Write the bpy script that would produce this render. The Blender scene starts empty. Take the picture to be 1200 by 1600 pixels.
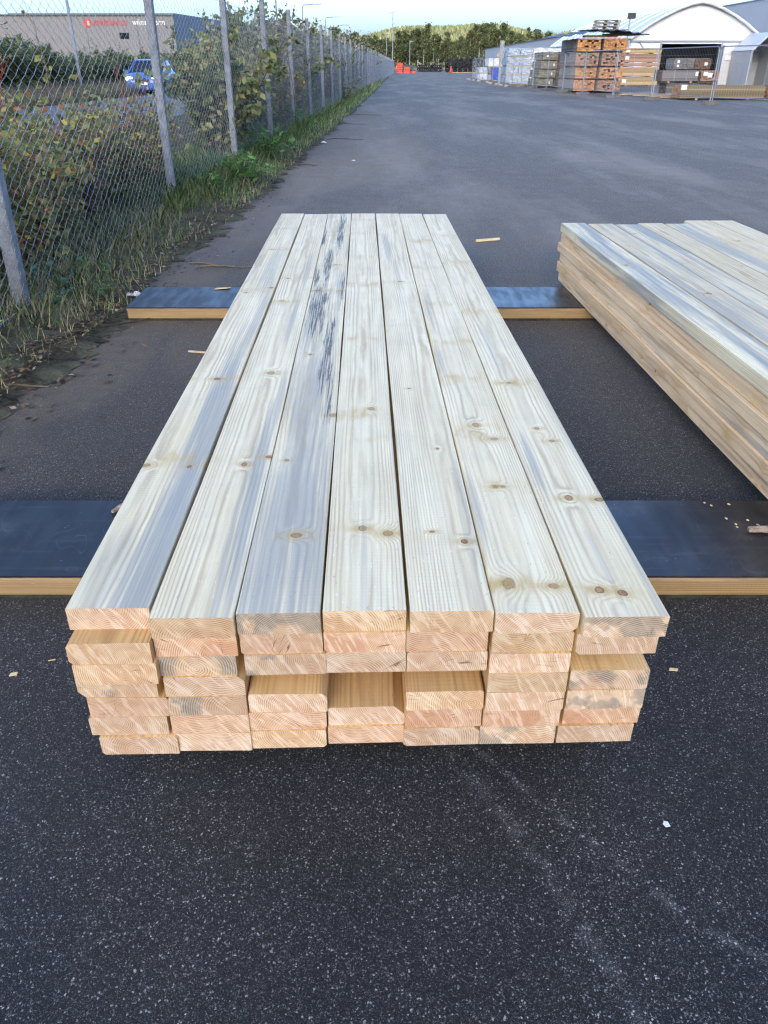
import bpy, math, random
import numpy as np
from mathutils import Vector, Matrix
R = math.radians
rng = random.Random(7)
nr = np.random.default_rng(11)
sc = bpy.context.scene
COL = sc.collection

# ------------------------------------------------------------------ camera, world, sun, exposure
cam = bpy.data.cameras.new('camera'); cam.sensor_fit = 'HORIZONTAL'; cam.sensor_width = 36; cam.lens = 36
cam.clip_start = 0.05; cam.clip_end = 5000
co = bpy.data.objects.new('camera', cam); COL.objects.link(co)
co.location = (0, 0, 1.24); co.rotation_euler = (R(90 - 30.15), 0, 0)
sc.camera = co
SUN_EL, SUN_AZ = R(12.0), R(192)          # azimuth clockwise from +Y: behind the camera, a little left
world = bpy.data.worlds.new('World'); sc.world = world; world.use_nodes = True
wn = world.node_tree.nodes; wl = world.node_tree.links
sky = wn.new('ShaderNodeTexSky'); sky.sky_type = 'NISHITA'; sky.sun_disc = False
sky.sun_elevation = SUN_EL; sky.sun_rotation = SUN_AZ; sky.altitude = 100
sky.air_density = 0.6; sky.dust_density = 4.0; sky.ozone_density = 2.5
wn['Background'].inputs[1].default_value = 0.15
wl.new(sky.outputs[0], wn['Background'].inputs[0])
sun = bpy.data.lights.new('sun', 'SUN'); sun.energy = 2.0; sun.angle = R(0.5); sun.color = (1.0, 0.86, 0.66)
so = bpy.data.objects.new('sun', sun); COL.objects.link(so)
sdir = Vector((math.sin(SUN_AZ) * math.cos(SUN_EL), math.cos(SUN_AZ) * math.cos(SUN_EL), math.sin(SUN_EL)))
so.rotation_euler = sdir.to_track_quat('Z', 'Y').to_euler()
sc.view_settings.view_transform = 'Standard'; sc.view_settings.look = 'None'
sc.view_settings.exposure = 2.52; sc.view_settings.gamma = 1.0; sc.view_settings.use_curve_mapping = False
sc.cycles.use_denoising = True; sc.cycles.denoiser = 'OPENIMAGEDENOISE'; sc.cycles.denoising_prefilter = 'NONE'; sc.cycles.denoising_input_passes = 'RGB_ALBEDO_NORMAL'
sc.cycles.filter_width = 1.3; world.cycles.sampling_method = 'MANUAL'; world.cycles.sample_map_resolution = 2048
sc.cycles.use_light_tree = False; sc.cycles.max_bounces = 5; sc.cycles.transparent_max_bounces = 16

# ------------------------------------------------------------------ node helper
class G:
    def __init__(s, name):
        s.mat = bpy.data.materials.new(name); s.mat.use_nodes = True
        s.t = s.mat.node_tree; s.bsdf = s.t.nodes['Principled BSDF']; s.L = s.t.links
    def n(s, typ, **kw):
        x = s.t.nodes.new('ShaderNode' + typ)
        for k, v in kw.items(): setattr(x, k, v)
        return x
    def put(s, sock, v):
        if v is None: return
        if isinstance(v, bpy.types.NodeSocket): s.L.new(v, sock)
        elif isinstance(v, (tuple, list)):
            sock.default_value = tuple(v) + ((1,) if len(v) == 3 and sock.type == 'RGBA' else ())
        else: sock.default_value = v
    def m(s, op, a, b=None, c=None, clamp=False):
        x = s.n('Math', operation=op, use_clamp=clamp)
        for i, v in enumerate((a, b, c)): s.put(x.inputs[i], v)
        return x.outputs[0]
    def add(s, a, b): return s.m('ADD', a, b)
    def mul(s, a, b): return s.m('MULTIPLY', a, b)
    def v(s, op, a, b=None):
        x = s.n('VectorMath', operation=op); s.put(x.inputs[0], a); s.put(x.inputs[1], b)
        return x.outputs['Value'] if op in ('DOT_PRODUCT', 'LENGTH', 'DISTANCE') else x.outputs[0]
    def sep(s, a):
        x = s.n('SeparateXYZ'); s.put(x.inputs[0], a); return x.outputs
    def comb(s, a, b, c):
        x = s.n('CombineXYZ')
        for i, v in enumerate((a, b, c)): s.put(x.inputs[i], v)
        return x.outputs[0]
    def mr(s, v, a, b, c=0., d=1., smooth=True):
        x = s.n('MapRange', interpolation_type='SMOOTHSTEP' if smooth else 'LINEAR', clamp=True)
        for i, q in enumerate((v, a, b, c, d)): s.put(x.inputs[i], q)
        return x.outputs[0]
    def mix(s, f, a, b, mode='MIX'):
        x = s.n('Mix', data_type='RGBA', blend_type=mode)
        s.put(x.inputs[0], f); s.put(x.inputs[6], a); s.put(x.inputs[7], b); return x.outputs[2]
    def noise(s, vec, scale=1., detail=3., rough=.5, out=0, dist=0.):
        x = s.n('TexNoise'); s.put(x.inputs['Vector'], vec); x.inputs['Scale'].default_value = scale
        x.inputs['Detail'].default_value = detail; x.inputs['Roughness'].default_value = rough
        x.inputs['Distortion'].default_value = dist; return x.outputs[out]
    def vor(s, vec, scale, feature='F1', out='Distance', rand=1.):
        x = s.n('TexVoronoi', feature=feature); s.put(x.inputs['Vector'], vec); x.inputs['Scale'].default_value = scale
        x.inputs['Randomness'].default_value = rand; return x.outputs[out]
    def tc(s, o='Object'): return s.n('TexCoord').outputs[o]
    def rnd(s): return s.n('ObjectInfo').outputs['Random']
    def bump(s, h, strength=.3, dist=.002):
        x = s.n('Bump'); x.inputs['Strength'].default_value = strength; x.inputs['Distance'].default_value = dist
        s.put(x.inputs['Height'], h); s.L.new(x.outputs[0], s.bsdf.inputs['Normal'])
    def done(s, col, rough=.7, spec=.4, metal=0.):
        b = s.bsdf; s.put(b.inputs['Base Color'], col); s.put(b.inputs['Roughness'], rough)
        s.put(b.inputs['Specular IOR Level'], spec); b.inputs['Metallic'].default_value = metal; return s.mat

def plain(name, col, rough=.7, spec=.4, metal=0., var=.25, scale=3., bump=0., bscale=40., obj=True, tint=None, stretch=(1, 1, 1)):
    g = G(name); c = g.v('MULTIPLY', g.tc('Object'), stretch)
    if obj: c = g.v('ADD', c, g.comb(g.mul(g.rnd(), 37.), g.mul(g.rnd(), 11.), 0.))
    n = g.noise(c, scale, 5, .6)
    n2 = g.noise(c, scale * 9, 3, .6)
    f = g.m('MULTIPLY_ADD', n2, .35, g.mul(n, .75))
    a = tuple(max(0, k * (1 - var * 1.3)) for k in col); b = tuple(min(1, k * (1 + var)) for k in (tint or col))
    colr = g.mix(g.mr(f, .3, .75), a, b)
    if bump: g.bump(g.noise(c, bscale, 3, .6), bump, .01)
    return g.done(colr, g.mr(n, .2, .8, max(.05, rough - .1), min(1, rough + .1)), spec, metal)

# ------------------------------------------------------------------ mesh helper
class MB:
    def __init__(s): s.v = []; s.f = []; s.mi = []
    def quad(s, pts, mi=0):
        i = len(s.v); s.v += [tuple(p) for p in pts]; s.f.append(tuple(range(i, i + len(pts)))); s.mi.append(mi); return s
    def box(s, c, d, mi=0, rz=0., M=None):
        i = len(s.v); hx, hy, hz = d[0] / 2, d[1] / 2, d[2] / 2
        T = M or (Matrix.Translation(c) @ Matrix.Rotation(rz, 4, 'Z'))
        for x, y, z in ((-1, -1, -1), (1, -1, -1), (1, 1, -1), (-1, 1, -1), (-1, -1, 1), (1, -1, 1), (1, 1, 1), (-1, 1, 1)):
            s.v.append(tuple(T @ Vector((x * hx, y * hy, z * hz))))
        for q in ((0, 3, 2, 1), (4, 5, 6, 7), (0, 1, 5, 4), (1, 2, 6, 5), (2, 3, 7, 6), (3, 0, 4, 7)):
            s.f.append(tuple(i + k for k in q)); s.mi.append(mi)
        return s
    def prism(s, poly, axis, a, b, mi=0):
        n = len(poly); i = len(s.v)
        for t in (a, b):
            for (p, q) in poly:
                s.v.append((t, p, q) if axis == 'x' else (p, t, q) if axis == 'y' else (p, q, t))
        s.f.append(tuple(i + k for k in range(n))[::-1]); s.mi.append(mi)
        s.f.append(tuple(i + n + k for k in range(n))); s.mi.append(mi)
        for k in range(n):
            s.f.append((i + k, i + (k + 1) % n, i + n + (k + 1) % n, i + n + k)); s.mi.append(mi)
        return s
    def tube(s, path, r, n=6, mi=0, cap=True):
        P = [Vector(p) for p in path]; i0 = len(s.v)
        rs = r if isinstance(r, (list, tuple)) else [r] * len(P)
        for k, p in enumerate(P):
            t = (P[min(k + 1, len(P) - 1)] - P[max(k - 1, 0)]).normalized()
            up = Vector((0, 0, 1)) if abs(t.z) < .9 else Vector((0, 1, 0))
            a = t.cross(up).normalized(); b = a.cross(t)
            for q in range(n):
                an = 2 * math.pi * q / n
                s.v.append(tuple(p + (a * math.cos(an) + b * math.sin(an)) * rs[k]))
        for k in range(len(P) - 1):
            for q in range(n):
                s.f.append((i0 + k * n + q, i0 + k * n + (q + 1) % n, i0 + (k + 1) * n + (q + 1) % n, i0 + (k + 1) * n + q)); s.mi.append(mi)
        if cap:
            s.f.append(tuple(i0 + q for q in range(n))[::-1]); s.mi.append(mi)
            e = i0 + (len(P) - 1) * n; s.f.append(tuple(e + q for q in range(n))); s.mi.append(mi)
        return s
    def rings(s, rings, mi=0, cap=True):
        n = len(rings[0]); i0 = len(s.v)
        for rg in rings: s.v += [tuple(p) for p in rg]
        for k in range(len(rings) - 1):
            for q in range(n):
                s.f.append((i0 + k * n + q, i0 + k * n + (q + 1) % n, i0 + (k + 1) * n + (q + 1) % n, i0 + (k + 1) * n + q)); s.mi.append(mi)
        if cap:
            s.f.append(tuple(i0 + q for q in range(n))[::-1]); s.mi.append(mi)
            e = i0 + (len(rings) - 1) * n; s.f.append(tuple(e + q for q in range(n))); s.mi.append(mi)
        return s
    def mesh(s, name, mats, smooth=False):
        me = bpy.data.meshes.new(name); me.from_pydata(s.v, [], s.f)
        for m in (mats if isinstance(mats, (list, tuple)) else [mats]): me.materials.append(m)
        me.polygons.foreach_set('material_index', s.mi)
        if smooth: me.polygons.foreach_set('use_smooth', [True] * len(s.f))
        me.update(); return me
    def build(s, name, mats, parent=None, smooth=False, **kw):
        return link(name, s.mesh(name, mats, smooth), parent, **kw)

def tag(o, label=None, cat=None, group=None, kind=None):
    if label: o['label'] = label
    if cat: o['category'] = cat
    if group: o['group'] = group
    if kind: o['kind'] = kind
    return o
def link(name, data, parent=None, loc=None, rz=0., label=None, cat=None, group=None, kind=None):
    o = bpy.data.objects.new(name, data); COL.objects.link(o); o.parent = parent
    if loc is not None: o.location = loc
    if rz: o.rotation_euler = (0, 0, rz)
    return tag(o, label, cat, group, kind)
def thing(name, label, cat, loc=(0, 0, 0), rz=0., group=None):
    return link(name, None, None, loc, rz, label, cat, group)
def copy_thing(root, loc, rz=0., label=None, scale=None):
    r = root.copy(); COL.objects.link(r); r.location = loc; r.rotation_euler = (0, 0, rz)
    if label: r['label'] = label
    if scale: r.scale = scale
    for ch in root.children:
        c = ch.copy(); COL.objects.link(c); c.parent = r
        for gch in ch.children:
            d = gch.copy(); COL.objects.link(d); d.parent = c
    return r
ORD = ['first', 'second', 'third', 'fourth', 'fifth', 'sixth', 'seventh', 'eighth', 'ninth', 'tenth', 'eleventh', 'twelfth', 'thirteenth', 'fourteenth', 'fifteenth', 'sixteenth', 'seventeenth', 'eighteenth', 'nineteenth', 'twentieth']
def nth(i):
    if i < 20: return ORD[i]
    tens = {2: 'twenty', 3: 'thirty', 4: 'forty', 5: 'fifty', 6: 'sixty', 7: 'seventy'}
    t, u = divmod(i + 1, 10)
    return tens[t][:-1] + 'ieth' if u == 0 else tens[t] + ' ' + ORD[u - 1]

# ------------------------------------------------------------------ wood materials
def wood_long(name, seed, knots=(), bands=(), stains=(), molds=(), auto=False, blue=.35, warm=(1, 1, 1), ring=.0046, pith=(.0, -.035), tilt=.004, knotty=1.):
    g = G(name); co = g.tc('Object'); x, y, z = g.sep(co)
    off = g.comb(seed * 3.13, g.m('MULTIPLY_ADD', g.rnd(), 53. if auto else 0., seed * 7.7), seed * 1.9)
    pn = g.v('ADD', co, off)
    n1 = g.noise(g.v('MULTIPLY', pn, (5, .38, 5)), 1, 2, .5)
    n2 = g.noise(g.v('MULTIPLY', pn, (16, 2.2, 16)), 1, 3, .55)
    kno = g.noise(g.v('MULTIPLY', pn, (75, 45, 75)), 1, 3, .6)
    bump = kmask = halo = core = None
    def acc(cur, new, op='ADD'): return new if cur is None else g.m(op, cur, new)
    for ki, (kx, ky, r, dk) in enumerate(knots):
        r = r * .85; asp = (1.0, 1.5, .8, 1.25)[(ki + int(seed)) % 4]
        q = g.v('MULTIPLY', g.v('SUBTRACT', co, (kx, ky, 0)), (1 / r, 1 / (r * asp), 0))
        d2 = g.m('MULTIPLY_ADD', g.m('SUBTRACT', kno, .5), 2.0, g.v('DOT_PRODUCT', q, q))
        bump = acc(bump, g.mul(g.m('EXPONENT', g.mul(d2, -.16)), r * 1.5))
        kmask = acc(kmask, g.mul(g.mr(d2, .85, 1.2, 1, 0), .35 + .65 * dk), 'MAXIMUM')
        core = acc(core, g.mr(g.m('ABSOLUTE', g.m('SUBTRACT', d2, 1.)), 0., .4, .25 + .75 * dk, 0), 'MAXIMUM')
        q2 = g.v('MULTIPLY', g.v('SUBTRACT', co, (kx, ky, 0)), (1 / (r * 3.6), 1 / (r * 2.0), 0))
        halo = acc(halo, g.m('EXPONENT', g.mul(g.v('DOT_PRODUCT', q2, q2), -1.2)))
    if auto:
        vv = g.v('MULTIPLY', g.comb(x, g.sep(pn)[1], g.add(z, .013)), (1 / .11, 1 / .31, 1 / .11))
        vd = g.n('TexVoronoi'); g.put(vd.inputs['Vector'], vv); vd.inputs['Scale'].default_value = 1.
        q = g.v('MULTIPLY', g.v('SUBTRACT', vv, vd.outputs['Position']), (.11, .28, .11))
        rr = g.mr(g.sep(vd.outputs['Color'])[0], .2, 1., .002, .013 * knotty, False)
        d2 = g.m('DIVIDE', g.v('DOT_PRODUCT', q, q), g.mul(rr, rr))
        bump = acc(bump, g.mul(g.m('EXPONENT', g.mul(d2, -.16)), .007))
        kmask = acc(kmask, g.mr(d2, .75, 1.35, .9, 0), 'MAXIMUM')
        core = acc(core, g.mr(g.m('ABSOLUTE', g.m('SUBTRACT', d2, 1.)), 0., .35, .9, 0), 'MAXIMUM')
        halo = acc(halo, g.m('EXPONENT', g.mul(d2, -.12)))
    for (by, st, wd) in bands:
        t = g.m('MULTIPLY_ADD', g.m('SUBTRACT', n2, .5), .11, g.m('SUBTRACT', y, by))
        t = g.m('DIVIDE', t, wd)
        halo = acc(halo, g.mul(g.mul(g.m('EXPONENT', g.mul(g.mul(t, t), -1.)), st), g.mr(g.noise(g.v('MULTIPLY', pn, (30, 8, 1)), 1, 3), .35, .65)))
    rx = g.m('MULTIPLY_ADD', g.m('SUBTRACT', n1, .5), .05, g.m('MULTIPLY_ADD', y, tilt, g.m('SUBTRACT', x, pith[0])))
    rz = g.m('MULTIPLY_ADD', g.m('SUBTRACT', n2, .5), .009, g.m('SUBTRACT', z, pith[1]))
    rad = g.m('SQRT', g.add(g.mul(rx, rx), g.mul(rz, rz)))
    if bump is not None: rad = g.add(rad, bump)
    fib = g.noise(g.v('MULTIPLY', pn, (300, 7, 300)), 1, 3, .65)
    fib2 = g.noise(g.v('MULTIPLY', pn, (70, 1.6, 70)), 1, 4, .6)
    rad = g.m('MULTIPLY_ADD', fib2, .0022, rad)
    sn = g.m('SINE', g.mul(rad, 2 * math.pi / ring))
    late = g.m('POWER', g.m('MULTIPLY_ADD', sn, .5, .5), 2.2)
    late = g.mul(late, g.mr(g.noise(g.v('MULTIPLY', pn, (25, 2, 25)), 1, 2), .3, .7, .25, 1.))
    W = lambda c: tuple(a * b for a, b in zip(c, warm))
    col = g.mix(g.mr(n2, .3, .7), W((.76, .638, .40)), W((.84, .728, .49)))
    col = g.mix(g.mul(late, .74), col, W((.48, .35, .20)))
    col = g.mix(g.mr(fib, .52, .78, 0, .2), col, W((.42, .33, .24)))
    # rough-sawn greying: soft cross bands and scattered dirt
    gb = g.noise(g.v('MULTIPLY', pn, (7, 9, 7)), 1, 4, .6); ds = g.noise(g.v('MULTIPLY', pn, (240, 90, 240)), 1, 2, .5)
    col = g.mix(g.mr(gb, .45, .72, 0, .15), col, W((.46, .40, .32)))
    col = g.mix(g.mr(ds, .68, .76, 0, .5), col, (.20, .16, .12))
    if auto: col = g.mix(1., col, g.comb(g.mr(g.rnd(), 0, 1, .84, 1.06), g.mr(g.rnd(), 0, 1, .82, 1.07), g.mr(g.rnd(), 0, 1, .80, 1.06)), 'MULTIPLY')
    sk = g.noise(g.v('MULTIPLY', pn, (150, 2.0, 150)), 1, 5, .72)
    sk2 = g.noise(g.v('MULTIPLY', pn, (34, .8, 34)), 1, 3, .6)
    kb = g.m('MULTIPLY', g.mr(sk, .34, .66, .87, 1.07, False), g.mr(sk2, .3, .7, .94, 1.05, False))
    wv = g.m('SINE', g.mul(g.m('MULTIPLY_ADD', g.noise(g.v('MULTIPLY', pn, (4, 1.5, 4)), 1, 2), .02, y), 2 * math.pi / .011))
    kb = g.m('MULTIPLY_ADD', g.mul(wv, g.mr(g.noise(g.v('MULTIPLY', pn, (9, 2, 9)), 1, 3), .45, .65)), .022, kb)
    col = g.mix(1., col, g.comb(kb, kb, kb), 'MULTIPLY')
    col = g.mix(g.mr(g.noise(g.v('MULTIPLY', pn, (330, 45, 330)), 1, 2, .5), .66, .74, 0, .55), col, W((.88, .80, .66)))
    # blue stain streaks
    sb = g.noise(g.v('MULTIPLY', pn, (13, .55, 13)), 1, 5, .62)
    st = g.mul(g.mr(sb, .62 - blue * .3, .72 - blue * .2), min(1., blue * 1.6))
    for (sx, sy, wx, wy, a) in stains:
        q = g.v('MULTIPLY', g.v('SUBTRACT', co, (sx, sy, 0)), (1 / wx, 1 / wy, 0))
        d = g.m('MULTIPLY_ADD', g.m('SUBTRACT', fib2, .5), 4.2, g.v('DOT_PRODUCT', q, q))
        d = g.m('MULTIPLY_ADD', g.m('SUBTRACT', n1, .5), 1.5, d)
        st = g.m('MAXIMUM', st, g.mr(d, .1, 1.5, a, 0))
    st = g.mul(st, g.mr(fib2, .25, .75, .65, 1.))
    col = g.mix(st, col, (.28, .29, .275))
    if halo is not None:
        hn = g.mul(halo, g.mr(g.noise(g.v('MULTIPLY', pn, (60, 22, 60)), 1, 4, .6), .28, .72, .35, 1.))
        col = g.mix(g.mul(hn, .85), col, W((.50, .33, .105)))
        kn = g.mr(g.m('SINE', g.mul(rad, 2 * math.pi / .002)), -1, 1, 0, 1)
        col = g.mix(g.mul(kmask, .92), col, g.mix(kn, (.22, .11, .045), (.38, .21, .09)))
        col = g.mix(g.mul(core, .85), col, (.12, .055, .028))
    if molds:
        mk = mh = None; molds = [(a_ - .006, b_, c_ * .8, d_ * .85) for a_, b_, c_, d_ in molds]; mn = g.noise(g.v('MULTIPLY', pn, (190, 4.2, 1)), 1, 6, .66)
        for (sx, sy, wx, wy) in molds:
            q = g.v('MULTIPLY', g.v('SUBTRACT', co, (sx, sy, 0)), (1 / wx, 1 / wy, 0))
            dq = g.m('MULTIPLY', g.v('DOT_PRODUCT', q, q), .55)
            d = g.m('MULTIPLY_ADD', g.m('SUBTRACT', mn, .47), 7.0, dq)
            mk = acc(mk, g.mr(d, .36, .52, 1, 0), 'MAXIMUM'); mh = acc(mh, g.mr(d, .3, 1.6, .6, 0), 'MAXIMUM')
        mk = g.mul(mk, g.mr(g.noise(g.v('MULTIPLY', pn, (260, 60, 1)), 1, 2), .3, .6, .55, 1.))
        col = g.mix(mh, col, (.27, .275, .25))
        col = g.mix(g.mul(mk, .85), col, (.055, .055, .047))
    # saw kerf relief across the face, fibre relief along it
    saw = g.m('SINE', g.mul(g.m('MULTIPLY_ADD', g.noise(pn, 3., 2), .01, y), 2 * math.pi / .0065))
    h = g.m('MULTIPLY_ADD', saw, .05, g.m('MULTIPLY_ADD', fib, .6, g.mul(late, .35)))
    g.bump(h, .35, .0014)
    return g.done(col, g.mr(fib, .2, .8, .55, .8), .3)

def wood_end(name, seed, blue=.0, heart=.6, tone=(1, 1, 1)):
    g = G(name); co = g.tc('Object'); x, y, z = g.sep(co); r = g.rnd()
    r2 = g.m('FRACT', g.mul(r, 17.3)); r3 = g.m('FRACT', g.mul(r, 91.7)); r4 = g.m('FRACT', g.mul(r, 233.1))
    pn = g.v('ADD', g.comb(x, 0., z), g.comb(g.mul(r, 40.), seed * 3., g.mul(r2, 23.)))
    n = g.noise(pn, 22, 3, .5); nf = g.noise(pn, 500, 2, .5)
    rx = g.m('SUBTRACT', x, g.mr(r2, 0, 1, -.055, .055, False)); rz = g.m('SUBTRACT', z, g.mr(r3, 0, 1, -.075, .05, False))
    rad = g.m('MULTIPLY_ADD', n, .008, g.m('SQRT', g.add(g.mul(rx, rx), g.mul(rz, rz))))
    per = g.mr(r4, 0, 1, .0028, .0046, False)
    sn = g.m('SINE', g.m('DIVIDE', g.mul(rad, 2 * math.pi), per))
    late = g.m('POWER', g.m('MULTIPLY_ADD', sn, .5, .5), 1.6)
    late = g.mul(late, g.mr(g.noise(pn, 45, 2), .35, .65, .35, 1.))
    T = lambda c: tuple(a * b for a, b in zip(c, tone))
    col = g.mix(g.mr(n, .3, .7), T((.63, .44, .265)), T((.71, .53, .345)))
    hz = g.mr(g.m('MULTIPLY_ADD', g.m('SUBTRACT', n, .5), .03, rad), .05, .058, heart, 0)
    col = g.mix(hz, col, T((.58, .35, .20)))
    col = g.mix(g.mul(late, .9), col, T((.36, .18, .085)))
    # pale diagonal marks left by the saw
    ang = g.mr(r4, 0, 1, .35, .75, False)
    dg = g.m('ADD', g.mul(x, g.m('COSINE', ang)), g.mul(z, g.m('SINE', ang)))
    dg2 = g.m('MULTIPLY_ADD', g.mul(x, x), 1.3, dg)
    sw = g.noise(g.v('MULTIPLY', g.comb(dg2, g.mul(r, 60.), g.m('SUBTRACT', z, x)), (120, 1, 9)), 1, 3, .6)
    col = g.mix(g.mr(sw, .52, .60, 0, .38), col, T((.88, .73, .56)))
    # radial drying cracks
    an = g.m('ARCTAN2', rz, rx)
    ck = g.noise(g.comb(g.mul(an, 9.), g.mul(rad, 5.), g.mul(r, 80.)), 1, 1, .3)
    ckm = g.mul(g.mr(g.m('ABSOLUTE', g.m('SUBTRACT', ck, .5)), .0, .013, 1, 0), g.mr(g.noise(pn, 16, 1), .56, .62))
    col = g.mix(g.mul(ckm, .9), col, (.13, .07, .035))
    if blue > 0:
        bs = g.noise(pn, 13, 4, .55)
        bm = g.mul(g.mr(bs, .57 - .12 * blue, .64 - .12 * blue), g.mr(rad, .035, .055))
        col = g.mix(g.mul(g.mul(bm, g.mr(late, 0, 1, .5, 1)), .85), col, (.13, .135, .12))
    col = g.mix(g.mr(nf, .5, .8, 0, .25), col, T((.36, .21, .11)))
    kk = g.mr(g.m('FRACT', g.mul(r, 57.7)), 0, 1, .84, 1.06, False)
    col = g.mix(1., col, g.comb(kk, kk, kk), 'MULTIPLY')
    h = g.m('MULTIPLY_ADD', sw, .8, g.m('MULTIPLY_ADD', late, .3, g.mul(nf, .4)))
    g.bump(h, .4, .0012)
    return g.done(col, .8, .2)

# ------------------------------------------------------------------ ground materials
def asphalt():
    g = G('asphalt'); co = g.tc('Object'); x, y, z = g.sep(co)
    low = g.noise(co, .35, 4, .55); mid = g.noise(co, 3.5, 4, .6)
    wob = g.v('ADD', co, g.v('MULTIPLY', g.v('SUBTRACT', g.noise(co, 330, 2, .5, out=1), (.5, .5, .5)), (.006, .006, .006)))
    v1 = g.n('TexVoronoi'); g.put(v1.inputs['Vector'], wob); v1.inputs['Scale'].default_value = 250
    v2 = g.n('TexVoronoi'); g.put(v2.inputs['Vector'], wob); v2.inputs['Scale'].default_value = 560
    v3 = g.n('TexVoronoi'); g.put(v3.inputs['Vector'], g.v('ADD', wob, (3.3, 1.7, 0))); v3.inputs['Scale'].default_value = 85
    # worn tyre scuffs: two crossing arcs in front of the stack
    p2 = g.comb(x, y, 0.)
    sc_ = None
    lines = [[(.14, 1.21), (.31, 1.0), (.417, .888), (.515, .768), (.616, .704), (.8, .6)], [(.10, 1.2), (.242, .956), (.31, .814), (.357, .694), (.379, .627), (.39, .5)]]
    for li, ln in enumerate(lines):
        for a, b in zip(ln[:-1], ln[1:]):
            ba = (b[0] - a[0], b[1] - a[1], 0); L2 = ba[0] ** 2 + ba[1] ** 2
            pa = g.v('SUBTRACT', p2, (a[0], a[1], 0))
            h = g.m('DIVIDE', g.v('DOT_PRODUCT', pa, ba), L2, clamp=True)
            d = g.v('LENGTH', g.v('SUBTRACT', pa, g.v('MULTIPLY', g.comb(h, h, 0.), ba)))
            wd = .008 if li == 0 else .017
            e = g.mul(g.m('EXPONENT', g.mul(g.m('POWER', g.m('DIVIDE', d, wd), 2.), -1.)), .8 if li == 0 else .5)
            sc_ = e if sc_ is None else g.m('MAXIMUM', sc_, e)
    sc_ = g.mul(sc_, g.mr(g.noise(co, 28, 3), .35, .65))
    base = g.mix(mid, (.009, .0095, .0105), (.018, .018, .0195))
    c1 = g.sep(v1.outputs['Color']); c2 = g.sep(v2.outputs['Color']); c3 = g.sep(v3.outputs['Color'])
    dens = g.m('MULTIPLY_ADD', g.m('SUBTRACT', mid, .5), .6, g.m('MULTIPLY_ADD', sc_, .85, g.mr(low, .3, .7, -.06, .06)))
    m2 = g.mr(v2.outputs['Distance'], .30, .55, 1, 0)
    col = g.mix(m2, base, g.mix(g.m('POWER', g.m('ADD', c2[0], g.mul(dens, .5), clamp=True), 3.2), (.012, .012, .013), (.22, .21, .20)))
    m1 = g.mul(g.mr(v1.outputs['Distance'], .32, .5, 1, 0), g.mr(c1[2], .25, .45))
    col = g.mix(m1, col, g.mix(g.m('POWER', g.m('ADD', c1[0], g.mul(dens, .6), clamp=True), 3.6), (.013, .013, .0135), g.mix(c1[1], (.28, .26, .24), (.52, .50, .48))))
    s3 = g.mul(g.mr(g.m('MULTIPLY_ADD', g.m('SUBTRACT', mid, .5), .1, c3[0]), .955, .965, 0, 1), g.mr(v3.outputs['Distance'], .16, .26, 1, 0))
    col = g.mix(g.mul(s3, .8), col, g.mix(c3[1], (.16, .15, .14), (.40, .38, .37)))
    col = g.mix(g.mul(sc_, .11), col, (.34, .33, .33))
    # dust and washed-out soil, drifting from the verge
    dst = None
    for (a, b, wx, wy, st) in ((-.3, 15, 1.0, 4.6, .85), (-.9, 10.6, .55, 1.6, .8), (-1.35, 4.9, .28, 1.0, .6), (-1.5, 3.5, .35, .7, .7), (-.5, 24, .7, 8, .7), (-1.15, 7.3, .25, 1.2, .6), (-.95, 3.9, .16, .5, .4)):
        q = g.v('MULTIPLY', g.v('SUBTRACT', p2, (a, b, 0)), (1 / wx, 1 / wy, 0))
        d = g.m('MULTIPLY_ADD', g.m('SUBTRACT', g.noise(g.v('MULTIPLY', co, (1.6, .8, 1)), 1.4, 4, .6), .5), 2.2, g.v('DOT_PRODUCT', q, q))
        e = g.mr(d, .5, 1.5, st, 0)
        dst = e if dst is None else g.m('MAXIMUM', dst, e)
    dst = g.m('MAXIMUM', dst, g.mul(g.mr(g.m('MULTIPLY_ADD', g.noise(co, 2.2, 4, .65), .9, x), -.75, -1.2, 0, .7), g.mr(y, 9, 14, 1, 0)))
    dst = g.mul(dst, g.mr(g.noise(co, 14, 4, .65), .25, .7, .35, 1))
    col = g.mix(g.mul(dst, .95), col, g.mix(mid, (.085, .064, .04), (.145, .115, .075)))
    col = g.mix(g.mul(g.mr(g.noise(g.v('MULTIPLY', co, (.6, .12, 1)), 1., 5, .65), .42, .66), g.mr(y, 4, 9, .08, .7)), col, (.165, .147, .125))  # paler beyond the stacks: brightening at a grazing view put into the colour
    h = g.m('MULTIPLY_ADD', g.mr(v1.outputs['Distance'], 0, .6, 1, 0), .8, g.mul(g.mr(v2.outputs['Distance'], 0, .6, 1, 0), .4))
    g.bump(h, .55, .0022)
    g.bsdf.inputs['Sheen Weight'].default_value = .14; g.bsdf.inputs['Sheen Roughness'].default_value = .3; g.bsdf.inputs['Sheen Tint'].default_value = (1, .88, .75, 1)
    return g.done(col, g.mr(mid, .2, .8, .6, .8), .22)
M = {}
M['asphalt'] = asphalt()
M['road'] = plain('road_asphalt', (.13, .13, .135), .85, .3, var=.2, scale=1.2, obj=False)
M['field'] = plain('rough_ground', (.10, .095, .055), .95, .1, var=.4, scale=.8, obj=False, tint=(.13, .13, .06))
M['soil'] = plain('verge_soil', (.10, .085, .065), .95, .1, var=.6, scale=6, bump=.8, bscale=60, obj=False, tint=(.085, .078, .048))
M['concrete'] = plain('concrete', (.30, .29, .28), .9, .2, var=.25, scale=7, bump=.3, bscale=120)
M['post'] = plain('weathered_concrete_post', (.21, .22, .235), .8, .3, var=.3, scale=14, bump=.4, bscale=90)
M['galv'] = plain('galvanised_steel', (.30, .32, .34), .45, .5, .55, var=.2, scale=20)
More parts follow.
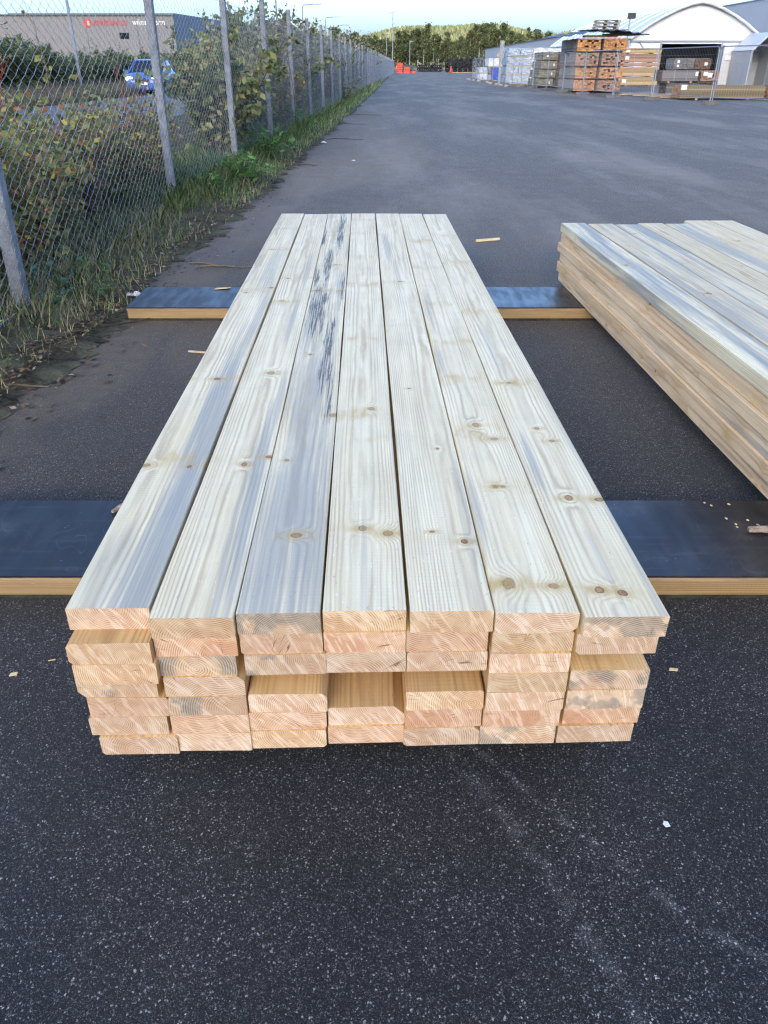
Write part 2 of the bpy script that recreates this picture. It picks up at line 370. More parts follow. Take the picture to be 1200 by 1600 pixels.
M['wire'] = plain('galvanised_wire', (.36, .38, .41), .5, .5, .35, var=.15, scale=4)
M['darkmetal'] = plain('dark_metal', (.05, .05, .055), .5, .4, .3, var=.2)
M['black'] = plain('black_rubber', (.018, .018, .02), .75, .35, var=.3)

# ------------------------------------------------------------------ ground
def sheet(name, x0, x1, y0, y1, z, mat, nx=1, ny=1):
    b = MB()
    for i in range(nx):
        for j in range(ny):
            b.quad([(x0 + (x1 - x0) * (i + a) / nx, y0 + (y1 - y0) * (j + c) / ny, z) for a, c in ((0, 0), (1, 0), (1, 1), (0, 1))])
    return b.build(name, mat, kind='structure')
sheet('ground', -2500, 2500, -2500, 2500, -.03, M['field'])
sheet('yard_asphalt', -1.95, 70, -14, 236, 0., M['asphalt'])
FX = lambda Y: -2.265 + .0245 * Y + .14 * max(0, (8.05 - Y) / 3.76)                   # line of the chain-link fence
# verge between yard and road
EDGE = [(-1.75, -2), (-1.66, 1.0), (-1.62, 2.4), (-1.60, 2.99), (-1.52, 3.5), (-1.47, 4.29), (-1.50, 5.98), (-1.36, 7.68), (-1.32, 9.92), (-1.26, 13.8), (-1.13, 18.8), (-.62, 41.6), (1.40, 165), (1.7, 200)]
def edge_x(Y):
    for (a, ya), (b, yb) in zip(EDGE[:-1], EDGE[1:]):
        if ya <= Y <= yb: return a + (b - a) * (Y - ya) / (yb - ya)
    return EDGE[-1][0]
ys = [-2 + .05 * i for i in range(480)] + [22 + i * 1.5 for i in range(119)]
b = MB(); rows = []
for Y in ys:
    e = edge_x(Y) + rng.uniform(-.09, .09) * min(1, .4 + Y / 12) + .04 * math.sin(Y * 2.1) + .03 * math.sin(Y * 9.3)
    f = FX(Y)
    xs = [e, e - .12, e - .3, f + .1, f - .3, f - 1.2, -4.6 + .0245 * Y, -6.6 + .0245 * Y]
    zs = [.004, .02, .045, .07, .08, .09, .06, .0]
    xs = [min(x, e - .001 * k) for k, x in enumerate(xs)]
    row = []
    for k, (x, z) in enumerate(zip(xs, zs)):
        row.append(len(b.v)); b.v.append((x, Y, z + (rng.uniform(-.012, .02) if 0 < k < 6 else 0)))
    rows.append(row)
for ra, rb in zip(rows[:-1], rows[1:]):
    for k in range(7):
        b.f.append((ra[k], rb[k], rb[k + 1], ra[k + 1])); b.mi.append(0)
b.build('verge', M['soil'], smooth=True, kind='structure')
bb = MB(); bb.quad([(-12.7 - .5, -20, .002), (-6.55 - .5, -20, .002), (-6.55 + 4.9, 200, .002), (-12.7 + 4.9, 200, .002)])
bb.build('road', M['road'], kind='structure')

# ------------------------------------------------------------------ far hills: the lit one ahead, an added, unseen ridge behind that blocks the sun from the yard
def hill_grid(name, x0, x1, y0, y1, nx, ny, fn, mat):
    b = MB()
    for j in range(ny + 1):
        for i in range(nx + 1):
            X = x0 + (x1 - x0) * i / nx; Y = y0 + (y1 - y0) * j / ny
            b.v.append((X, Y, fn(X, Y)))
    for j in range(ny):
        for i in range(nx):
            a = j * (nx + 1) + i; b.f.append((a, a + 1, a + nx + 2, a + nx + 1)); b.mi.append(0)
    return b.build(name, mat, smooth=True, kind='structure')
M['forest'] = plain('forest_floor', (.09, .10, .04), .95, .05, var=.4, scale=.05, obj=False)
def hill_h(X, Y):
    t = min(1, max(0, (Y - 520) / 380)); t = t * t * (3 - 2 * t)
    c = 26 + 9 * math.exp(-((X - 260) / 130) ** 2) + 5 * math.exp(-((X - 60) / 70) ** 2) - 5 * math.exp(-((X - 150) / 30) ** 2) + 2.5 * math.sin(X * .021) + 1.5 * math.sin(X * .06 + 1) - .025 * max(0, X - 330)
    if X < 10: c -= min(16, (10 - X) * .07)
    return -.5 + t * c
hill_grid('forest_hill', -420, 760, 500, 960, 60, 24, hill_h, M['forest'])
def ridge_h(X, Y):
    t = max(0, 1 - abs(Y + 1100) / 330); t = t * t * (3 - 2 * t)
    return -.5 + t * (318 + 8 * math.sin(X * .006) + 4 * math.sin(X * .017))
M['ridge'] = plain('dark_blocker_ridge', (.04, .05, .025), .95, .05, var=.4, scale=.03, obj=False)
hill_grid('sun_blocker_ridge', -2400, 2400, -1440, -760, 60, 16, ridge_h, M['ridge'])  # out of view, added to keep direct sun off the yard

# ------------------------------------------------------------------ timber bearers under the stacks
M['film'] = None
def film_ply():
    g = G('film_faced_plywood'); co = g.tc('Object')
    n = g.noise(co, 2.2, 5, .6); s = g.noise(g.v('MULTIPLY', co, (3, 40, 1)), 1, 4, .6); s2 = g.noise(g.v('MULTIPLY', g.v('ADD', co, (5, 2, 0)), (22, 5, 1)), 1, 3)
    col = g.mix(g.mr(n, .35, .7), (.010, .010, .012), (.020, .021, .025))
    col = g.mix(g.mul(g.mr(s, .55, .70), .35), col, (.065, .07, .08))
    col = g.mix(g.mul(g.mr(g.noise(co, 5, 5, .7), .52, .75), .45), col, (.09, .08, .068))
    sp = g.vor(co, 42); col = g.mix(g.mul(g.mr(sp, .05, .09, 1, 0), g.mr(g.noise(co, 9, 2), .55, .62)), col, (.30, .27, .23))
    scr = g.mr(g.m('ABSOLUTE', g.m('SUBTRACT', g.noise(g.v('MULTIPLY', co, (3, 2, 1)), 1.3, 2, .4, dist=.6), .5)), .0, .002, 1, 0)
    col = g.mix(g.mul(scr, .25), col, (.16, .17, .19))
    g.bump(n, .1, .002)
    return g.done(col, g.mr(s2, .3, .7, .30, .46), .5)
M['film'] = film_ply()
M['bearer'] = wood_long('bearer_timber', 31, auto=True, blue=.1, warm=(.50, .40, .29), ring=.006)
M['bearer_dark'] = wood_long('bearer_darker_timber', 32, auto=True, blue=.25, warm=(.34, .26, .16), ring=.006)  # darker timber tone for the rear beam of each bearer
M['ply_edge'] = plain('plywood_edge', (.36, .24, .14), .8, .2, var=.35, scale=5, stretch=(1, 40, 40))
M['dark_olive'] = plain('dark_olive_brown', (.035, .034, .02), .9, .2, var=.6, scale=9)  # very dark olive brown for the strips under the beams and the heap
def bearer(label, x0, x1, y0, y1, top, rz=0.):
    c = ((x0 + x1) / 2, (y0 + y1) / 2); L = x1 - x0; D = y1 - y0
    t = thing('timber_bearer', label, 'bearer', (c[0], c[1], 0), rz, 'bearers under the timber stacks')
    MB().box((0, 0, top - .006), (L, D, .006)).build('plywood_facing', M['film'], t)
    e = MB(); 
    for k in range(3): e.box((0, -.002 + .001 * k, top - .012 - .0045 * k), (L - .004, D - .006 + .003 * (k % 2), .0042))
    e.build('plywood_core', M['ply_edge'], t)
    for s in (-1, 1):
        o = MB().box((0, 0, 0), (.052, L - .01, top - .036), M=None).build('beam', M['bearer'] if s < 0 else M['bearer_dark'], t)
        o.location = (0, s * (D / 2 - .03), (top - .036) / 2 + .012); o.rotation_euler = (0, 0, R(90))
        f = MB().box((0, 0, 0), (.06, L - .02, .016)).build('foot_batten', M['dark_olive'], t)
        f.location = (0, s * (D / 2 - .034), .006); f.rotation_euler = (0, 0, R(90))
    return t
ZB = .079
bearer('film covered timber bearer under the near end of both stacks', -2.0, 3.4, 1.668, 2.075, ZB)
bearer('film covered timber bearer under the far end of both stacks', -1.44, 3.6, 4.275, 4.73, ZB)

# ------------------------------------------------------------------ the timber stacks
W, T, PITCH, LEN = .1485, .0464, .1515, 4.24
def board_mesh(name, seed, mats, L=LEN, w=W, t=T, wane=None, segs=18):
    r = random.Random(seed); n8 = []
    ch = [r.uniform(.0005, .0018) if r.random() < .85 else r.uniform(.003, .007) for _ in range(4)]
    if wane: ch[wane[0]] = wane[1]
    crook = r.uniform(-.003, .003); ph = r.uniform(0, 6)
    b = MB(); rings = []
    tl = [r.uniform(-.0018, .0018) for _ in range(3)]
    for k in range(segs + 1):
        u = k / segs; y = L * u
        dx = crook * math.sin(math.pi * u) + .0009 * math.sin(u * 19 + ph); dz = .0006 * math.sin(u * 13 + ph * 2)
        c = [q * (1 + .35 * math.sin(u * 23 + ph + i * 2)) for i, q in enumerate(ch)]
        hw = w / 2
        pts = [(-hw + c[0], 0), (hw - c[1], 0), (hw, c[1]), (hw, t - c[2]), (hw - c[2], t), (-hw + c[3], t), (-hw, t - c[3]), (-hw, c[0])]
        ey = 0
        rings.append([(px + dx, y + (tl[0] * px * 8 + tl[1] * (pz - t / 2) * 20 if k in (0, segs) else 0), pz + dz) for px, pz in pts])
    b.rings(rings)
    me = b.mesh(name, mats)
    me.polygons.foreach_set('material_index', [1 if i >= len(b.f) - 2 else 0 for i in range(len(b.f))])
    sm = [i < len(b.f) - 2 for i in range(len(b.f))]
    me.update(); return me

HK = {  # knots on the seven top boards: x across, y along, radius, darkness
 0: dict(knots=[(.008, 1.16, .011, 1.), (.039, .56, .006, 1.), (-.068, .57, .012, .5), (.059, 2.29, .009, 1.), (-.041, 2.21, .008, .4), (-.02, 3.1, .007, .4)],
         bands=[(.60, .9, .035), (1.17, .55, .02), (2.24, .6, .03), (3.1, .5, .04), (3.7, .5, .04)],
         stains=[(.045, .35, .04, .85, .95), (.03, 1.0, .034, .65, .95), (.055, 1.75, .02, .6, .55), (-.02, .12, .05, .16, .4), (.02, 2.6, .03, .5, .45)], blue=.22, pith=(-.04, -.05)),
 1: dict(knots=[(.013, .60, .008, 1.), (.070, .64, .010, .9), (.013, 1.24, .012, .35), (-.034, 2.1, .009, .4), (-.04, 2.49, .007, .4)],
         bands=[(.63, .4, .025), (2.08, .7, .03), (2.5, .5, .03), (3.3, .5, .04)],
         stains=[(.045, .42, .022, .5, .85), (.06, 1.0, .012, .25, .6), (.03, 1.9, .015, .4, .6), (.035, 2.7, .02, .4, .5)], blue=.16, pith=(.01, -.02), ring=.0056),
 2: dict(knots=[(.012, .26, .0125, .6), (-.037, .61, .006, .6), (.068, .89, .012, .5), (-.026, 1.41, .007, .6), (-.05, 2.25, .010, .5), (.02, 2.75, .010, .4), (.055, 2.25, .007, .4)],
         bands=[(2.25, .9, .04), (2.72, .6, .03), (.93, .4, .03), (3.5, .6, .04)],
         stains=[(0., .25, .09, .62, .85), (-.02, 1.05, .06, .5, .7), (-.045, 1.7, .025, .6, .6), (.04, .1, .04, .3, .5)],
         molds=[(.030, 3.72, .022, .62), (-.062, 3.45, .014, .3), (-.012, 2.78, .022, .34), (-.022, 2.0, .038, .36), (.038, 1.42, .020, .46), (.060, 1.0, .011, .2), (.066, 2.3, .010, .3), (-.055, 2.5, .012, .2)], blue=.35, pith=(.0, -.06)),
 3: dict(knots=[(-.003, .28, .010, .55), (.050, .26, .012, .3), (.021, .93, .009, .35)],
         bands=[(.27, .55, .03), (.90, 1., .035), (.73, .5, .02), (1.58, .7, .03), (2.36, .8, .05), (2.92, .6, .05), (3.56, .6, .05), (4.0, .6, .05)],
         stains=[(.0, .15, .008, .3, .25)], blue=.06, pith=(.0, -.03), ring=.0050),
 4: dict(knots=[(-.021, 1.09, .005, 1.), (.029, .67, .004, 1.), (-.016, .27, .006, .8), (.047, .23, .008, 1.), (.007, 2.41, .009, .6)],
         bands=[(.25, .25, .03), (2.4, .3, .03), (1.8, .3, .03)],
         stains=[(.06, .35, .012, .3, .4), (-.03, 3.2, .02, .35, .6), (.0, 2.6, .012, .3, .35)], blue=.1, pith=(.05, -.045)),
 5: dict(knots=[(-.007, .82, .010, .35), (.030, .73, .012, .3), (-.007, .47, .007, .5), (.012, .47, .006, .5), (-.038, .09, .013, .3), (.045, .08, .011, .35)],
         bands=[(.08, .7, .025), (.47, .45, .025), (.77, .95, .04), (1.18, .8, .035), (1.54, .6, .03), (2.05, .6, .04), (2.7, .6, .05), (3.33, .8, .06), (3.8, .5, .05)],
         stains=[(-.062, .38, .010, .2, .6), (-.06, 1.35, .010, .22, .5), (-.05, 2.0, .012, .3, .5)], blue=.1, pith=(-.01, -.025)),
 6: dict(knots=[(-.020, 1.15, .009, .6), (-.001, .81, .007, .6), (.022, .73, .008, .55), (-.004, .43, .009, .7), (.062, .42, .012, .8), (-.028, .08, .010, .7), (.012, .07, .010, 1.)],
         bands=[(.43, .3, .02), (1.15, .9, .035), (1.92, .8, .05), (2.8, .8, .05), (3.5, .6, .05), (.08, .4, .03)],
         stains=[(-.05, .62, .012, .18, .7), (.068, .2, .012, .5, .5), (.0, .18, .012, .2, .45), (.066, .75, .010, .4, .45), (-.03, 1.5, .012, .3, .4)], blue=.12, pith=(.0, -.04)),
}
LONG = [wood_long('pine_face_%s' % n, 3 + i, auto=True, blue=bl, warm=(.92, .68, .44)) for i, (n, bl) in enumerate((('clear', .1), ('streaked', .3), ('stained', .55)))]
ENDS = [wood_end('pine_end_%s' % n, i, blue=bl, heart=h, tone=tn) for i, (n, bl, h, tn) in enumerate((
    ('pale', 0, .35, (.92, .94, 1.0)), ('pink', 0, .85, (.92, .86, .87)), ('honey', .0, .5, (.90, .90, .86)), ('stained', .8, .5, (.88, .91, .95)), ('heavily_stained', 1.9, .25, (.85, .89, .93))))]
TOP = [wood_long('pine_top_face_' + ORD[i], 40 + i, warm=(1.0, 1.0, 1.0), **HK[i]) for i in range(7)]
# front offsets of each board end (metres along the stack), None = pushed far back; column from left
FR = {1: [.028, -.003, .006, .010, .004, -.003, -.017], 2: [-.014, .003, .007, .007, .007, .003, -.007], 3: [-.016, .003, .003, .006, .004, -.003, .42],
      4: [.0, -.001, .36, .40, .33, -.005, -.001], 5: [-.004, -.004, .001, .34, .001, -.005, -.004], 6: [-.006, -.004, .001, .010, .001, -.002, .003], 7: [-.011, -.006, -.002, .006, -.002, -.002, -.002]}
DX = {1: [-.005, .0015, -.0005, .0, .0025, .002, .006], 2: [-.002, -.003, .0, .0, .0, .001, .002], 3: [.002, -.007, .006, .001, -.001, .001, 0],
      4: [-.006, .006, 0, 0, 0, .001, .004], 5: [.008, .006, .004, 0, -.001, -.001, .001], 6: [.003, .003, .001, .002, -.004, -.001, .002], 7: [.016, .004, .0, -.002, -.005, -.006, -.006]}
EN = {1: [0, 2, 4, 2, 2, 0, 3], 2: [2, 1, 1, 1, 1, 2, 0], 3: [2, 4, 3, 0, 0, 0, 0], 4: [3, 0, 0, 0, 0, 2, 3], 5: [1, 3, 0, 0, 2, 0, 3], 6: [0, 1, 1, 0, 1, 1, 1], 7: [0, 0, 2, 1, 0, 3, 0]}
WANE = {(3, 0): (0, .016), (4, 0): (0, .012), (6, 4): (3, .012), (5, 2): (2, .009), (6, 3): (2, .016), (4, 1): (2, .010), (1, 5): (1, .010), (5, 1): (3, .010), (7, 4): (2, .010), (2, 6): (0, .008)}
YAW = R(1.37); SO = Vector((-.035, 1.08, ZB))
def to_world(lx, ly, z): 
    return (SO.x + lx * math.cos(YAW) - ly * math.sin(YAW), SO.y + lx * math.sin(YAW) + ly * math.cos(YAW), SO.z + z)
rowname = {1: 'top row', 2: 'second row from top', 3: 'third row from top', 4: 'fourth row from top', 5: 'fifth row from top', 6: 'sixth row from top', 7: 'bottom row'}
colname = ['leftmost', 'second from left', 'third from left', 'fourth from left', 'fifth from left', 'sixth from left', 'rightmost']
toplook = ['pine board with grey-blue streak and dark knot', 'pine board with arched grain', 'blue-grey pine board with black mould streaks', 'pale pine board with yellow knot bands', 'pale pine board with few small knots', 'pale pine board with tan knot patches', 'pine board with reddish edge knot']
for r_ in range(1, 8):
    for c_ in range(7):
        z = (7 - r_) * T + rng.uniform(0, .0006)
        mats = [TOP[c_] if r_ == 1 else LONG[0 if (r_, c_) in ((5, 2), (6, 3), (5, 4), (2, 0)) else rng.choice((0, 0, 1, 1, 2))], ENDS[EN[r_][c_]]]
        me = board_mesh('board', r_ * 10 + c_, mats, L=LEN + (0 if FR[r_][c_] < .1 else -.3), wane=WANE.get((r_, c_)))
        sh = [.0, -.0015, .0, .0, .003, .003, .002][c_] if r_ == 1 else rng.uniform(-.0015, .0015)
        lab = ('%s, %s atop the near stack' % (toplook[c_], colname[c_])) if r_ == 1 else \
            'pine board, %s in the %s of the near stack' % (colname[c_], rowname[r_])
        if FR[r_][c_] > .1: lab = 'recessed ' + lab
        link('board', me, None, to_world((c_ - 3) * PITCH + DX[r_][c_] + sh, FR[r_][c_], z), YAW + R([.02, .01, .01, -.01, -.02, -.02, -.025][c_] if r_ == 1 else rng.uniform(-.06, .06)), lab, 'board', 'boards of the near timber stack')

# right-hand stack, running out of the frame
BLUE = [wood_long('blue_stained_pine_%s' % n, 60 + i, auto=True, blue=bl, knotty=.9, warm=wm) for i, (n, bl, wm) in enumerate((('heavy', .62, (1., 1., 1.)), ('half', .42, (1., 1., 1.)), ('light', .2, (1., .98, .94))))]
SIDE = [wood_long('pine_edge_%s' % n, 70 + i, auto=True, blue=bl, warm=(1.18, 1.04, .98), pith=(-.12, .02), ring=.005, knotty=1.9) for i, (n, bl) in enumerate((('plain', .12), ('grey', .5), ('warm', .05)))]
Y2 = R(1.9); S2 = Vector((1.083 + .0045 * 0, 4.93, ZB))
T2 = .0560
def world2(lx, ly, z):
    return (S2.x + lx * math.cos(Y2) - ly * math.sin(Y2), S2.y + lx * math.sin(Y2) + ly * math.cos(Y2), S2.z + z)
spec2 = [('grey-blue pine board, leftmost in the top row of the right-hand stack', 0), ('pine board with cream stripe, second from left atop the right-hand stack', 1), ('blue-streaked pine board, third from left atop the right-hand stack', 0), ('cream pine board, fourth from left atop the right-hand stack', 2), ('grey-streaked pine board, fifth from left atop the right-hand stack', 1), ('pinkish pine board, sixth from left atop the right-hand stack', 2), ('yellowish pine board, rightmost atop the right-hand stack', 2)]
for c_ in range(7):
    me = board_mesh('board', 200 + c_, [BLUE[spec2[c_][1]], ENDS[0]], t=.0475)
    dy = [-.0, -.03, -.06, -.02, -.05, .06, .05][c_]
    link('board', me, None, world2(.075 + c_ * .155, dy - LEN, 5 * T2 + .006), Y2 + rng.uniform(-.002, .002), spec2[c_][0], 'board', 'boards of the right-hand timber stack')
sidelook = ['yellowish edge', 'brown weathered edge', 'plain tan edge', 'grey-streaked edge', 'pale edge', 'grey lowest edge']
for k in range(5):
    for c_ in range(7):
        if c_ > 0 and k < 4: continue
        me = board_mesh('board', 300 + k * 10 + c_, [SIDE[[1, 0, 1, 2, 2, 0][k]], ENDS[0]], t=.0545, wane=(3, .015) if k == 4 else (3, .0025 + .001 * (k % 3)))
        dx = [.010, -.004, .006, -.010, .004][k]
        lab = 'pine board showing a %s on the left side of the right-hand stack' % sidelook[5 - k] if c_ == 0 else \
            'pine board, %s in the second layer of the right-hand stack' % colname[c_]
        link('board', me, None, world2(.075 + dx + c_ * .155, rng.uniform(-.03, .01) - LEN, k * T2), Y2 + rng.uniform(-.001, .001), lab, 'board', 'boards of the right-hand timber stack')

# ------------------------------------------------------------------ chain-link fence along the left
FENCE_H = 1.84
def chain_mesh(L, p=.064, r=.0017):
    b = MB(); n = int(L / p); dz = p * .5
    nz = int(FENCE_H / dz); rr = random.Random(5)
    for k in range(n):
        path = []
        for j in range(nz + 1):
            s = (j + k) % 2
            # neighbouring wires hook round each other
            path.append((.003 * (1 if j % 2 else -1), k * p + (p * 1.04 if s else -p * .04) + rr.uniform(-.002, .002), .03 + j * dz))
        b.tube(path, r, 3, cap=False)
    for z in (.05, FENCE_H + .01):
        b.tube([(.006, 0, z), (.006, L, z)], .0022, 3, cap=False)
    return b.mesh('chain_link', M['wire'])
fence = thing('chain_link_fence', 'grey chain-link fence on concrete posts running along the left verge', 'fence')
posts = [.55, 4.29, 8.05] + [8.05 + 3.2 * k for k in range(1, 52)]
ang = -math.atan(.0245)
pm = MB()
pm.rings([[(-.036, -.030, z), (-.030, -.036, z), (.030, -.036, z), (.036, -.030, z), (.036, .030, z), (.030, .036, z), (-.030, .036, z), (-.036, .030, z)] for z in (-.1, .6, 1.2, 1.8, 2.16, 2.18)])
pmesh = pm.mesh('post', M['post'])
panels = {}
for k, Y in enumerate(posts):
    o = link('post', pmesh, fence, (FX(Y), Y, .0), rng.uniform(-.1, .1))
    lean = R(1.3) if k == 1 else R(rng.uniform(-.5, .5))
    o.rotation_euler = (R(rng.uniform(-.4, .4)), lean, ang)
    if k + 1 < len(posts):
        L = round(posts[k + 1] - Y, 2)
        if L not in panels: panels[L] = chain_mesh(L)
        q = link('wire_mesh', panels[L], fence, (FX(Y) + .05, Y, .05)); q.rotation_euler = (0, 0, -math.atan((FX(posts[k + 1]) - FX(Y)) / L)); q['kind'] = 'stuff'
for z in (1.93, 2.03, 2.12):
    for a, bq in ((0, 6), (6, 20), (20, len(posts) - 1)):
        pts = []
        for k in range(a, bq):
            Y0, Y1 = posts[k], posts[k + 1]
            for u in (0, .5):
                Y = Y0 + (Y1 - Y0) * u; pts.append((FX(Y) + .045, Y, z - .02 * (u > 0)))
        pts.append((FX(posts[bq]) + .045, posts[bq], z))
        MB().tube(pts, .0022, 3, cap=False).build('top_wire', M['wire'], fence)

# ------------------------------------------------------------------ vegetation helpers
def leaf_mat(name, rough=.6, trans=.35):
    g = G(name); a = g.n('Attribute'); a.attribute_name = 'leafcol'
    c = g.v('MULTIPLY', a.outputs['Color'], g.comb(1., 1., 1.))
    g.put(g.bsdf.inputs['Base Color'], c); g.bsdf.inputs['Roughness'].default_value = rough; g.bsdf.inputs['Specular IOR Level'].default_value = .25
    tr = g.n('BsdfTranslucent'); g.put(tr.inputs[0], c)
    mx = g.n('MixShader'); mx.inputs[0].default_value = trans
    g.L.new(g.bsdf.outputs[0], mx.inputs[1]); g.L.new(tr.outputs[0], mx.inputs[2])
    out = [n for n in g.t.nodes if n.type == 'OUTPUT_MATERIAL'][0]; g.L.new(mx.outputs[0], out.inputs[0])
    return g.mat
M['leaf'] = leaf_mat('leaves', .6, .45); M['grass'] = leaf_mat('grass_blades', .55, .4)
M['bark'] = plain('brown_bark', (.075, .06, .05), .9, .1, var=.4, scale=20)
M['dry'] = plain('dry_stalk', (.17, .13, .09), .85, .15, var=.35, scale=20)
M['redstem'] = plain('red_stem', (.32, .07, .04), .7, .3, var=.3, scale=20)
M['birch'] = plain('birch_bark', (.42, .40, .36), .8, .2, var=.45, scale=2.5, stretch=(1, 1, .35))
def quads(name, C, A, B, cols, mat):
    """diamond leaves: centre C, half-length A, half-width B (N,3 each), colours (N,3)"""
    N = len(C); V = np.empty((N, 4, 3), np.float32)
    V[:, 0] = C - A; V[:, 1] = C + B * 1.0 - A * .1; V[:, 2] = C + A; V[:, 3] = C - B - A * .1
    return raw(name, V.reshape(-1, 3), 4, np.repeat(cols, 4, axis=0), mat)
def raw(name, V, k, cols, mat):
    N = len(V) // k; me = bpy.data.meshes.new(name)
    me.vertices.add(len(V)); me.vertices.foreach_set('co', V.astype(np.float32).ravel())
    me.loops.add(len(V)); me.loops.foreach_set('vertex_index', np.arange(len(V), dtype=np.int32))
    me.polygons.add(N); me.polygons.foreach_set('loop_start', np.arange(0, len(V), k, dtype=np.int32))
    me.polygons.foreach_set('loop_total', np.full(N, k, np.int32))
    at = me.attributes.new('leafcol', 'FLOAT_COLOR', 'POINT')
    at.data.foreach_set('color', np.concatenate([cols, np.ones((len(cols), 1))], 1).astype(np.float32).ravel())
    me.materials.append(mat); me.update(calc_edges=True); return me
def rdir(n, zmin=-1., zs=1.):
    d = nr.normal(size=(n, 3)); d[:, 2] *= zs; return d / np.linalg.norm(d, axis=1, keepdims=True)
def pal(n, cols, wts, jit=.3):
    cols = np.array(cols) * 1.4; i = nr.choice(len(cols), n, p=np.array(wts) / sum(wts))
    return np.clip(cols[i] * (1 + nr.uniform(-jit, jit, (n, 1))), 0, 1)
def leaves(name, P, size, cols, mat=None, elong=1.7, droop=0.):
    n = len(P); a = rdir(n); a[:, 2] -= droop; a /= np.linalg.norm(a, axis=1, keepdims=True)
    b = np.cross(a, rdir(n)); b /= np.linalg.norm(b, axis=1, keepdims=True) + 1e-6
    s = size * nr.uniform(.6, 1.3, (n, 1))
    return quads(name, P, a * s * elong / 2, b * s / 2, cols, mat or M['leaf'])

def shrub_mesh(h, w, stems, nleaf, leaf, cols, wts, seed, top=.25, stem_r=.008, elong=1.7):
    """many-stemmed shrub: tubes for stems and twigs, leaves gathered along them"""
    r = random.Random(seed); mb = MB(); anchors = []
    for s in range(stems):
        a = r.uniform(0, 6.28); sp = r.uniform(.1, 1) * w / 2; hh = h * r.uniform(.55, 1.0)
        x, y = r.uniform(-.12, .12) * w, r.uniform(-.12, .12) * w; path = []
        for k in range(6):
            u = k / 5
            path.append((x + math.cos(a) * sp * u ** 1.3 + r.uniform(-.02, .02) * h * .4, y + math.sin(a) * sp * u ** 1.3 + r.uniform(-.02, .02) * h * .4, hh * u))
        mb.tube(path, [stem_r * (1 - .8 * k / 5) for k in range(6)], 4, cap=False)
        for k in range(1, 6):
            for _ in range(3):
                p = Vector(path[k]).lerp(Vector(path[k - 1]), r.random()); d = Vector((r.gauss(0, 1), r.gauss(0, 1), r.gauss(.7, .5))).normalized()
                L = h * r.uniform(.06, .2); q = p + d * L
                mb.tube([p, p.lerp(q, .5) + Vector((0, 0, L * .08)), q], [stem_r * .35, stem_r * .25, stem_r * .1], 3, cap=False)
                if p.z > top * h * .5: anchors.append((p, q))
    P = []
    for i in range(nleaf):
        p, q = anchors[r.randrange(len(anchors))]
        c = p.lerp(q, r.uniform(.1, 1.15)); P.append((c.x + r.gauss(0, leaf * .8), c.y + r.gauss(0, leaf * .8), max(.02, c.z + r.gauss(0, leaf * .8))))
    P = np.array(P)
    c = pal(nleaf, cols, wts)
    return mb, leaves('foliage', P, leaf, c, elong=elong)
def shrub_proto(name, label, group, stemmat, **kw):
    mb, fm = shrub_mesh(**kw)
    t = thing(name, label, 'shrub', (0, 0, 0), 0, group)
    link('foliage', fm, t); mb.build('stem', stemmat, t)
    t.children[0]['kind'] = 'stuff'
    return t
OL = [(.19, .20, .08), (.13, .15, .06), (.26, .24, .09), (.07, .08, .035), (.24, .18, .10)]
protos = []
GRP = 'shrubs along the back of the chain-link fence'
specs = [dict(h=1.0, w=1.0, stems=20, nleaf=1900, leaf=.034, cols=OL + [(.38, .33, .07), (.32, .13, .05)], wts=[3, 3, 3, 1, 2, 1.8, 1.2], seed=1),
         dict(h=1.0, w=.9, stems=24, nleaf=1500, leaf=.026, cols=[(.18, .14, .10), (.24, .18, .13), (.12, .10, .07), (.19, .18, .08), (.08, .06, .05)], wts=[3, 2, 3, 2, 2], seed=2),
         dict(h=1.0, w=.95, stems=12, nleaf=2600, leaf=.032, cols=OL, wts=[4, 4, 2, 3, 1], seed=3),
         dict(h=1.0, w=.8, stems=9, nleaf=1900, leaf=.034, cols=[(.21, .21, .11), (.15, .16, .08), (.09, .10, .05), (.27, .23, .14)], wts=[3, 3, 2, 2], seed=4)]
shr_words = ['yellowing leafy shrub', 'brown withered shrub', 'dense olive shrub', 'grey-green upright shrub']
used = [False] * 4
def proto(i):
    if len(protos) <= i:
        for k in range(len(protos), i + 1):
            protos.append(shrub_proto('shrub', 'x', GRP, M['dry'] if k < 2 else M['bark'], **specs[k]))
    return protos[i]
n_kind = [0] * 4
spots = []
for k in range(17):                       # low growth in front of the road
    Y = 2.9 + k * .36; spots.append((FX(Y) - rng.uniform(.35, .75), Y, rng.uniform(.72, 1.02), rng.choice((0, 0, 1))))
for k in range(7):
    Y = 5.6 + k * .75; spots.append((FX(Y) - rng.uniform(1.2, 2.0), Y, rng.uniform(.45, .65), rng.choice((0, 1, 1))))
for k in range(9):
    Y = 11.7 + k * .75; spots.append((FX(Y) - rng.uniform(.35, .6), Y, rng.uniform(1.25, 1.75), rng.choice((2, 3, 0, 1))))
for k in range(8):
    Y = 17.2 + k * 1.5; spots.append((FX(Y) - rng.uniform(1.2, 1.7), Y, rng.uniform(1.5, 2.1), rng.choice((2, 3, 1))))
for k in range(16):
    Y = 17.8 + k * 1.7; spots.append((FX(Y) - rng.uniform(.5, 1.0), Y, rng.uniform(1.7, 2.3), rng.choice((2, 3, 1, 3))))
for k in range(14):
    Y = 25 + k * 2.6; spots.append((FX(Y) - rng.uniform(1.8, 3.0), Y, rng.uniform(2.0, 2.9), rng.choice((2, 3))))
for k in range(12):
    Y = 47 + k * 5.; spots.append((FX(Y) - rng.uniform(.8, 1.6), Y, rng.uniform(2.0, 2.8), rng.choice((2, 3, 1))))
spots.sort(key=lambda s: s[1])
